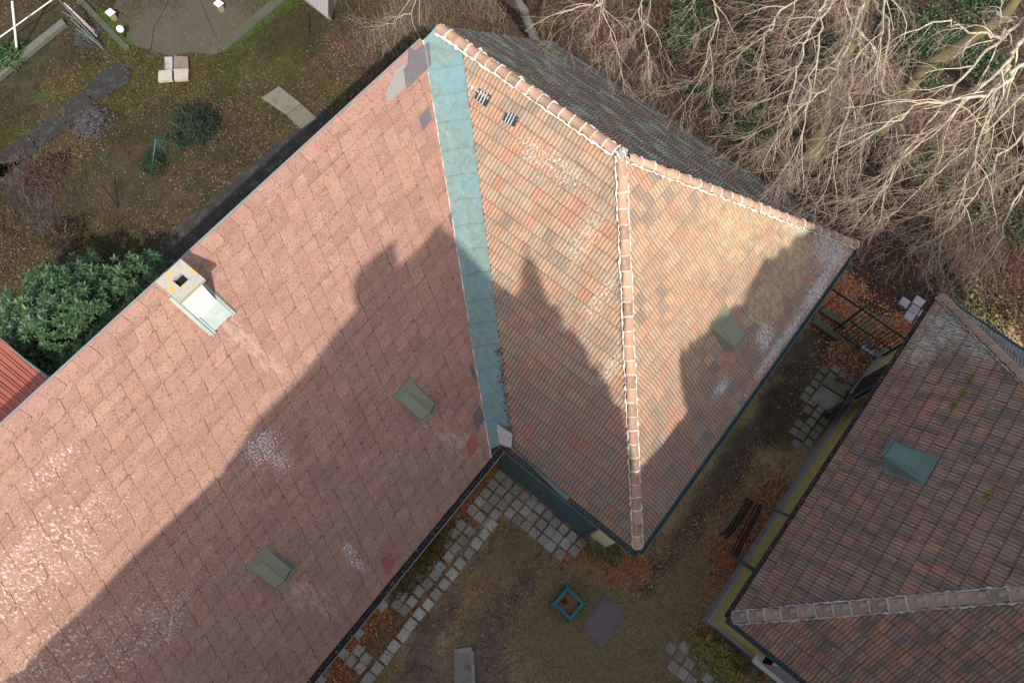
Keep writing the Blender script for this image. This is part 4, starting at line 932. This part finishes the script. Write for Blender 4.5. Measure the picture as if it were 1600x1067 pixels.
litter('orange_leaf_litter', [
    sample([(783, 700), (800, 730), (770, 765), (735, 800), (700, 800), (740, 745)], 5600, None, 1),
    sample([(740, 745), (735, 800), (640, 920), (560, 1010), (520, 1067), (455, 1100), (520, 1010), (640, 870)], 6500, 1.2, 2),
    sample([(870, 870), (925, 835), (1000, 860), (1010, 900), (960, 915), (890, 905)], 4200, 1.5, 3),
    sample([(1140, 850), (1210, 730), (1235, 740), (1140, 930), (1100, 960), (1080, 940)], 5200, 1.2, 4),
    sample([(1085, 980), (1110, 970), (1190, 1030), (1200, 1060), (1150, 1050), (1090, 1020)], 2400, 1.2, 5),
    sample([(1300, 530), (1400, 560), (1330, 640), (1290, 560)], 1200, 1.5, 6),
    sample([(1270, 430), (1340, 440), (1450, 520), (1400, 570), (1290, 500)], 4200, 1.2, 7),
    sample([(600, 1090), (780, 800), (1000, 870), (1150, 780), (1200, 900), (1100, 1090)], 420, None, 8)], .05, .11, ORANGE)
litter('yard_leaf_litter', [
    sample([(480, 1100), (790, 790), (870, 870), (1000, 870), (1130, 760), (1290, 520), (1330, 560), (1240, 740), (1090, 970), (1120, 1100)], 8000, .9, 9),
    sample([(1060, 870), (1130, 780), (1200, 780), (1140, 930), (1080, 970)], 2600, 1.2, 10),
    sample([(870, 870), (1000, 860), (1130, 760), (1130, 850), (1010, 960), (890, 905)], 2600, 1.6, 19)], .02, .06, YARD)
litter('garden_leaf_litter', [
    sample([(-60, -40), (700, -60), (690, 60), (0, 680), (-60, 700)], 34000, .55, 11),
    sample([(200, -60), (450, -60), (440, 10), (350, 85), (240, 80), (190, 30)], 1500, 1.0, 18),
    sample([(0, 240), (180, 90), (210, 130), (40, 280), (130, 400), (100, 420)], 900, 1.5, 17),
    sample([(400, 100), (600, 60), (640, 80), (420, 290), (230, 400), (200, 330)], 7000, .8, 12),
    sample([(540, 190), (505, 172), (360, 285), (240, 388), (120, 520), (150, 570), (420, 350)], 1600, 1.6, 16),
    sample([(0, 300), (60, 400), (30, 520), (-40, 520), (-40, 300)], 1800, .8, 13)], .03, .075, PALE)
FOR = [(.075, .038, .025), (.055, .03, .021), (.11, .058, .038), (.04, .023, .017), (.15, .09, .06)]
litter('forest_leaf_litter', [
    sample([(560, -80), (1700, -80), (1700, 640), (1440, 470), (1300, 440), (1280, 350), (1000, 250), (830, 60), (700, 60)], 60000, .5, 14),
    sample([(1290, 400), (1470, 440), (1650, 620), (1700, 300), (1350, 330)], 16000, 1.0, 15)], .04, .095, FOR)
# grass
TRACKS = [gp(*t_) for t_ in ([(783, 812), (775, 845), (737, 892), (707, 940), (685, 1000), (690, 1090), (600, 1090), (640, 1000)],
          [(868, 868), (845, 885), (815, 960), (790, 1090), (715, 1090), (735, 990), (780, 925), (830, 868)],
          [(1020, 940), (975, 925), (1050, 835), (1105, 745), (1180, 640), (1265, 520), (1310, 500), (1300, 560), (1235, 655), (1180, 720), (1130, 790), (1070, 870)])]
def blades(name, P, h0, h1, pal, seed=0, wd=.006):
    r = np.random.default_rng(seed); P = free(P)
    jx = P[:, 0] + r.normal(0, .07, len(P)) + (fnoise(P[:, 0], P[:, 1], 1.3, 5) - .5) * .8; jy = P[:, 1] + r.normal(0, .07, len(P)) + (fnoise(P[:, 0], P[:, 1], 1.3, 31) - .5) * .8
    keep = r.random(len(P)) < .06
    bad = np.zeros(len(P), bool)
    for t_ in TRACKS: bad |= inpoly(jx, jy, t_)
    P = P[~bad | keep]; n = len(P); h = r.uniform(h0, h1, n)[:, None]; a = r.uniform(0, 6.28, n); d = np.c_[np.cos(a), np.sin(a), np.zeros(n)]; ln = r.uniform(.3, 1.1, n)[:, None]; s = np.c_[-d[:, 1], d[:, 0], np.zeros(n)]
    V = np.stack([P - s * wd, P + s * wd, P + d * h * ln + np.array([0, 0, 1]) * h], 1).reshape(-1, 3); i = np.arange(n) * 3; F = np.c_[i, i + 1, i + 2]
    pal = np.array(pal); c = pal[r.integers(0, len(pal), n)] * r.uniform(.7, 1.3, n)[:, None]
    o = mesh_obj(name, V, F, M['grass'], tint=c); tag(o, kind='stuff'); return o
blades('yard_grass', np.concatenate([
    sample([(800, 810), (870, 880), (800, 1000), (760, 1090), (700, 1090), (740, 930)], 26000, 1.1, 21),
    sample([(830, 960), (900, 880), (1000, 900), (1130, 780), (1190, 800), (1080, 980), (1100, 1090), (790, 1090)], 80000, .8, 22),
    sample([(1040, 830), (1120, 720), (1190, 600), (1230, 570), (1250, 600), (1130, 780), (1060, 900)], 2600, .8, 23)]), .035, .10, [(.56, .43, .25), (.66, .51, .33), (.36, .34, .13), (.70, .57, .40), (.46, .31, .20)], 1, .007)
blades('garden_grass', np.concatenate([sample([(-60, -40), (700, -60), (690, 60), (0, 680), (-60, 700)], 130000, .45, 31)]), .03, .08, [(.045, .048, .016), (.06, .054, .018), (.04, .042, .015), (.075, .058, .028)], 2)
blades('bright_grass', np.concatenate([sample([(148, 25), (165, 22), (210, 70), (198, 80)], 5000, None, 32), sample([(345, 75), (400, 30), (408, 40), (360, 80)], 3000, None, 33), sample([(400, 10), (450, -10), (470, 5), (410, 40)], 2500, None, 34)]), .04, .09, [(.07, .14, .025), (.09, .17, .03)], 3)
# ivy ground cover
def ivy(name, px, n, seed, pal=[(.035, .075, .02), (.05, .095, .03), (.025, .05, .018)], z=.0):
    P = free(sample(px, n, .7, seed)); r = np.random.default_rng(seed); P[:, 2] += r.random(len(P)) * .3 + z
    o = leaf_mesh(name, P, .05, .11, pal, M['green'], tilt=.6, asp=.8); tag(o, kind='stuff')
ivy('ivy_cover', [(1380, -20), (1560, -20), (1640, 200), (1500, 170), (1430, 130), (1370, 60)], 11000, 41)
ivy('ivy_cover', [(1120, 80), (1250, 60), (1290, 330), (1180, 260), (1080, 160)], 8000, 42)
ivy('ivy_cover', [(1010, -20), (1180, -20), (1180, 80), (1040, 100), (960, 60)], 5000, 43)
ivy('ivy_cover', [(1420, 260), (1500, 180), (1620, 260), (1620, 420), (1450, 330)], 5000, 44)
ivy('ivy_cover', [(1380, 350), (1500, 380), (1600, 480), (1560, 540), (1440, 430)], 700, 46, [(.12, .14, .03), (.15, .16, .035), (.06, .08, .025)])
ivy('ivy_cover', [(1100, 60), (1330, 20), (1420, 260), (1300, 330), (1180, 280), (1060, 150)], 9000, 47, [(.018, .036, .014), (.014, .024, .011)])


# brushwood : low arching twigs
def brush(name, px, n, L0, L1, pal, seed, h=.6, dens=.8):
    P = free(sample(px, n, dens, seed)); n = len(P); r = np.random.default_rng(seed + 1); P[:, 2] += r.random(n) * h
    a = r.uniform(0, 6.28, n); el = r.uniform(.05, 1.1, n); L = r.uniform(L0, L1, n)[:, None]
    d = np.c_[np.cos(a) * np.cos(el), np.sin(a) * np.cos(el), np.sin(el)]; s = np.cross(d, [.3, .2, 1]); s /= np.linalg.norm(s, axis=1)[:, None]; w_ = r.uniform(.003, .007, n)[:, None]
    k1 = P + d * L * .5 + r.normal(0, .05, (n, 3)) * L; k2 = P + d * L + r.normal(0, .12, (n, 3)) * L - np.array([0, 0, .12]) * L
    V = np.stack([P - s * w_, P + s * w_, k1 + s * w_ * .8, k1 - s * w_ * .8, k2], 1).reshape(-1, 3); i = np.arange(n) * 5
    F = np.concatenate([np.c_[i, i + 1, i + 2], np.c_[i, i + 2, i + 3], np.c_[i + 3, i + 2, i + 4]])
    pal = np.array(pal); c = pal[r.integers(0, len(pal), n)] * r.uniform(.7, 1.35, n)[:, None]
    o = mesh_obj(name, V, F, M['twig'], tint=np.concatenate([c, c, c])); tag(o, kind='stuff')
TW = [(.22, .13, .10), (.15, .085, .07), (.28, .19, .14), (.12, .065, .055)]
brush('undergrowth_twigs', [(1000, 200), (1250, 120), (1650, 200), (1650, 560), (1480, 430), (1300, 430), (1280, 340), (1100, 270)], 6500, .25, .9, TW, 51)
brush('undergrowth_twigs', [(880, -20), (1200, -20), (1300, 300), (1050, 240), (880, 80)], 3200, .25, .8, TW, 52)
brush('undergrowth_twigs', [(520, -20), (800, -20), (790, 60), (680, 40), (560, 130)], 4200, .2, .7, [(.26, .20, .15), (.20, .13, .10)], 53)
brush('garden_twigs', [(30, 230), (120, 260), (180, 330), (90, 420), (0, 380)], 1500, .15, .5, [(.14, .09, .08), (.10, .07, .05)], 54, .3)

# trees --------------------------------------------------------------
class Tree:
    def __init__(s, seed): s.r = random.Random(seed); s.V = []; s.F = []; s.T = []; s.big = MB(); s.n = 0
    def seg(s, pts, rad, c):
        n = 3; b = len(s.V); ref = np.array([.3, .1, 1.])
        for i, p in enumerate(pts):
            d = pts[min(i + 1, len(pts) - 1)] - pts[max(i - 1, 0)]; d = d / (np.linalg.norm(d) + 1e-9)
            a = np.cross(d, ref); a /= (np.linalg.norm(a) + 1e-9); e = np.cross(a, d)
            for k in range(n): an = 2.0944 * k; s.V.append(p + rad[i] * (math.cos(an) * a + math.sin(an) * e))
        for i in range(len(pts) - 1):
            for k in range(n): s.F.append((b + i * n + k, b + i * n + (k + 1) % n, b + (i + 1) * n + (k + 1) % n, b + (i + 1) * n + k)); s.T.append(c)
    def grow(s, p, d, L, r0, lvl, bias, maxl):
        r = s.r; k = 4 if lvl < maxl else 3; pts = [p]; rad = [r0]; step = L / k; cur = d.copy()
        for i in range(k):
            cur = cur + np.array([r.gauss(0, .20), r.gauss(0, .20), r.gauss(0, .16)]) + bias * .14; cur /= np.linalg.norm(cur)
            pts.append(pts[-1] + cur * step); rad.append(r0 * (1 - .62 * (i + 1) / k))
        f = lvl / maxl
        cA = np.array((.74, .66, .50)); cB = np.array((.34, .23, .18)); c = tuple((cA * (1 - f) + cB * f) * r.uniform(.75, 1.25))
        s.seg(pts, [max(q, .003) for q in rad], c); s.n += 1
        if lvl >= maxl: return
        nb = r.choice((3, 4, 4)) if lvl < maxl - 1 else r.choice((2, 2, 3))
        for j in range(nb):
            t = r.uniform(.25, 1.0) * k; i = min(int(t), k - 1); q = pts[i] + (pts[i + 1] - pts[i]) * (t - i)
            dd = (pts[i + 1] - pts[i]) / step; e = np.array([r.gauss(0, 1), r.gauss(0, 1), r.gauss(0, .7)]); e -= dd * (e @ dd); e /= np.linalg.norm(e) + 1e-9
            an = r.uniform(.35, .95); nd = dd * math.cos(an) + e * math.sin(an); s.grow(q, nd, L * r.uniform(.48, .74), max(rad[i] * r.uniform(.42, .66), .003), lvl + 1, bias, maxl)
    def limb(s, pts, r0, r1, bias, spr=6, L=1.5, maxl=3, start=.1):
        spr = int(spr * 1.35)
        r = s.r; P = []; n = 6
        for a, b in zip(pts[:-1], pts[1:]):
            for k in range(n): P.append(a + (b - a) * k / n + np.array([r.gauss(0, .035) for _ in range(3)]))
        P.append(pts[-1]); m_ = len(P); r0, r1 = r0 * .8, r1 * .7
        R_ = [r0 + (r1 - r0) * (i / (m_ - 1)) ** .7 for i in range(m_)]
        s.big.tube(P, R_, 7)
        for j in range(spr):
            i = int(m_ * (start + (1 - start) * (j + r.random()) / spr)); i = min(max(i, 1), m_ - 2); dd = P[i + 1] - P[i - 1]; dd /= np.linalg.norm(dd)
            e = np.array([r.gauss(0, 1), r.gauss(0, 1), r.gauss(0, .6)]) + bias * .5; e -= dd * (e @ dd); e /= np.linalg.norm(e)
            an = r.uniform(.35, .9); s.grow(P[i], dd * math.cos(an) + e * math.sin(an), L * r.uniform(.7, 1.25), R_[i] * .5 + .002, 1, bias, maxl)
        s.grow(P[-1], unit(P[-1] - P[-3]), L, r1, 1, bias, maxl)
    def finish(s, e, mat):
        s.big.build('branch', mat, e, smooth=True)
        F = np.array(s.F); mesh_obj('twigs', np.array(s.V), F, M['twig'], e, tint=s.T)
def tree(name, base, trunk, tr, limbs, label, seed, mat='bark', tmat='bark_dark', **kw):
    e = empty(name, tuple(base), label, 'tree'); t = Tree(seed)
    mb = MB(); P = [np.array(base)] + [np.array(p) for p in trunk]; Q = []
    for a, b in zip(P[:-1], P[1:]):
        for k in range(6): Q.append(a + (b - a) * k / 6 + rng.normal(0, .03, 3) * (1 if k else 0))
    Q.append(P[-1]); mb.tube(Q, [tr * (1.35 if i == 0 else 1) * (1 - .45 * i / len(Q)) for i in range(len(Q))], 12); mb.build('trunk', M[tmat], e, smooth=True)
    for (pts, r0, r1, bias, spr, L, maxl) in limbs: t.limb([np.array(p, float) for p in pts], r0, r1, np.array(bias, float), spr, L, maxl)
    t.finish(e, M[mat]); return t
def pz(*q): return [G(u, v, z) for u, v, z in q]
DN = unit(G(900, 700, 0) - G(1400, 200, 0)) * 1.0 + np.array([0, 0, -.25])   # boughs reach out over the yard side
DN2 = unit(G(1150, 700, 0) - G(1400, 200, 0)) + np.array([0, 0, -.3])
tree('beech_tree', G(1262, 262), pz((1300, 130, 3.0), (1345, 10, 4.6), (1370, -90, 5.6)), .30, [
    (pz((1340, 20, 4.8), (1370, -50, 6.2), (1385, -20, 7.0), (1375, 60, 7.2)), .09, .03, DN2, 7, 1.4, 4),
    (pz((1345, 10, 5.0), (1330, 60, 6.0), (1300, 130, 6.4), (1230, 190, 6.2)), .08, .022, DN, 9, 1.3, 4),
    (pz((1360, -30, 5.2), (1300, -30, 6.2), (1230, 10, 6.6), (1190, 60, 6.4)), .08, .02, DN, 9, 1.3, 4),
    (pz((1345, 10, 5.0), (1340, 80, 5.8), (1320, 180, 6.0), (1300, 260, 5.6)), .07, .02, DN2, 8, 1.2, 4),
    (pz((1345, -10, 5.0), (1390, 30, 6.2), (1380, 130, 6.4), (1400, 200, 6.0)), .06, .02, DN2, 6, 1.1, 4),
    (pz((1345, -20, 5.2), (1290, 0, 6.6), (1260, 60, 7.0), (1240, 130, 6.8), (1225, 180, 6.3)), .06, .016, DN, 10, 1.2, 4),
    (pz((1370, -60, 5.4), (1330, -60, 6.8), (1285, 30, 7.2), (1270, 120, 7.0), (1245, 230, 6.4)), .06, .016, DN2, 10, 1.2, 4),
    (pz((1340, 20, 4.8), (1350, 90, 5.6), (1365, 160, 6.0), (1345, 250, 5.6)), .05, .015, DN2, 8, 1.1, 4)],
    'bare tree with a thick brown trunk whose pale twigs droop behind the house corner', 101)
tree('beech_tree', G(1372, 205), pz((1440, 110, 2.2), (1560, 30, 4.0), (1640, -60, 5.0)), .24, [
    (pz((1620, -40, 5.0), (1600, 60, 7.0), (1575, 95, 7.6), (1500, 170, 7.4), (1420, 240, 6.8)), .09, .025, DN, 9, 1.4, 4),
    (pz((1640, 60, 6.0), (1590, 110, 7.4), (1540, 150, 7.6), (1450, 160, 7.4), (1380, 200, 7.0)), .085, .022, DN, 9, 1.4, 4),
    (pz((1560, 20, 6.0), (1565, 60, 7.0), (1530, 52, 7.4), (1470, 32, 7.3), (1400, 60, 7)), .06, .02, DN, 6, 1.2, 4),
    (pz((1600, 30, 6.4), (1530, 90, 7.2), (1460, 180, 7.0), (1400, 260, 6.4), (1370, 310, 6.0)), .06, .016, DN, 10, 1.2, 4),
    (pz((1575, 100, 7.4), (1540, 180, 7.0), (1520, 260, 6.6), (1490, 330, 6.0)), .06, .018, DN2, 8, 1.2, 4)],
    'bare tree with lichen covered crooked boughs at the right, mossy trunk below', 102)
tree('beech_tree', G(1600, 250), pz((1660, 150, 3.0), (1700, 90, 4.6)), .25, [
    (pz((1690, 100, 4.8), (1640, 160, 6.2), (1560, 250, 6.4), (1500, 340, 6.0)), .07, .02, DN, 9, 1.4, 4),
    (pz((1690, 100, 4.8), (1650, 220, 5.8), (1590, 300, 6.0), (1560, 380, 5.6)), .06, .02, DN2, 8, 1.3, 4),
    (pz((1690, 100, 5.0), (1620, 120, 6.6), (1540, 210, 6.8), (1450, 280, 6.4)), .06, .02, DN, 8, 1.3, 4)],
    'bare tree at the far right with fine twigs hanging over the forest floor', 103)
tree('beech_tree', G(1035, -40), pz((1010, -110, 3.0), (1000, -160, 4.4)), .2, [
    (pz((1000, -150, 4.6), (960, -60, 6.0), (940, 5, 6.3), (870, 22, 6.1)), .06, .02, DN, 5, .9, 3),
    (pz((1000, -150, 4.8), (960, -40, 6.2), (935, 0, 6.3), (955, 60, 6.0)), .045, .015, DN2, 8, 1.0, 4),
    (pz((1020, -150, 4.8), (1010, -40, 6.2), (1000, 20, 6.1), (1010, 70, 5.9)), .05, .015, DN2, 8, 1.0, 4),
    (pz((1080, -120, 4.8), (1100, -40, 6.2), (1120, 30, 6.1), (1100, 110, 5.8)), .05, .015, DN, 8, 1.1, 4)],
    'bare tree above the top edge with a forked fan of pale twigs', 104)
tree('grey_tree', G(838, 68), pz((822, 30, 1.4), (800, -20, 3.2), (790, -80, 5)), .17, [
    (pz((790, -80, 5), (760, -100, 5.5), (700, -60, 5.6), (640, 0, 5.2)), .04, .012, np.array([-.5, .2, -.2]), 5, .9, 3)],
    'grey forked tree trunk rising just behind the dark roof slope', 105, tmat='bark_grey', mat='bark_grey')
tree('slender_tree', G(848, 66), pz((846, 35, 1.4), (850, -20, 3.2)), .09, [
    (pz((850, -20, 3.2), (870, -60, 4.2)), .04, .012, np.array([0, .2, 0.]), 3, .9, 3)], 'thin dark trunk standing right beside the grey forked tree', 106, tmat='bark_dark', mat='bark_grey')
tree('leaning_sapling', G(640, -20), pz((655, -60, 1.5)), .05, [
    (pz((655, -60, 1.5), (660, -20, 2.6), (640, 20, 2.8), (600, 40, 2.6)), .03, .01, np.array([-.3, -.3, -.1]), 7, .8, 3)], 'small bare sapling with drooping twigs near the shed', 107, mat='bark')

# ================================================================== church (outside the frame, its shadow lies over the roofs and the yard)
a2 = np.array([-.651, -.759]); b2 = np.array([.759, -.651])
SIL = [(-9.9, -.2), (-9.9, 13.0), (-9.16, 13.66), (-8.85, 13.75), (-8.42, 14.2), (-7.84, 14.62), (-7.12, 15.3), (-6.24, 16.0), (-5.41, 16.62), (-4.64, 17.7), (-3.86, 18.35), (-3.25, 19.0), (-2.89, 19.46), (-2.47, 19.83),
       (-2.36, 20.16), (-2.52, 20.42), (-2.46, 20.67), (-2.26, 21.0), (-1.98, 21.17), (-1.67, 21.42), (-1.53, 21.43), (-1.6, 21.08), (-1.55, 20.71), (-1.29, 20.86), (-.99, 21.12), (-.61, 21.57), (-.46, 21.45), (-.28, 21.09), (-.01, 20.42), (.29, 19.82), (.6, 19.33),
       (.86, 19.35), (1.0, 20.1), (1.18, 20.8), (1.3, 20.2), (1.36, 19.5), (1.58, 18.95), (1.82, 18.27), (2.11, 17.3), (2.42, 16.54), (2.66, 15.55), (2.73, 13.78), (2.75, 13.67), (3.44, 14.08), (4.02, 14.7), (4.49, 14.85), (4.17, 15.82), (4.13, 16.71), (4.6, 16.99), (5.09, 17.38), (5.48, 17.51), (6.08, 17.55), (6.4, 18.17), (6.94, 18.7), (7.82, 19.12), (8.97, 19.24), (12, 19.4), (15, 19.4), (15.5, 18.5), (15.5, -.2)]
_r = random.Random(5); S2 = []
for (l0, z0), (l1, z1) in zip(SIL[:-1], SIL[1:]):
    S2.append((l0, z0))
    if .5 < l0 < 2.7 or 3.9 < l0 < 8.9:
        for k in (1, 2, 3): S2.append((l0 + (l1 - l0) * k / 4 + _r.uniform(-.05, .05), z0 + (z1 - z0) * k / 4 + _r.choice((-.28, -.1, .1, .3)) * _r.uniform(.4, 1)))  # uneven points added to the outline to break up its shadow edge
S2.append(SIL[-1]); SIL = S2
def cp(l, z, off=17.5): p = a2 * off + b2 * l; return np.array([p[0], p[1], z])
chn = empty('church', cp(0, 0, 20), 'tall gabled church casting its shadow over the yard', 'church')
mb = MB(); mb.prism([cp(l, z) for l, z in SIL], np.array([a2[0], a2[1], 0]) * .5); mb.build('gable_wall', M['stone_wall'], chn)
mb = MB(); mb.prism([cp(l, z, 18.0) for l, z in ((-9.6, -.2), (-9.6, 12), (-1, 19.5), (2.2, 14), (5, 15.5), (8, 18), (15, 18), (15, -.2))], np.array([a2[0], a2[1], 0]) * 9); mb.build('nave', M['slate_red'], chn)
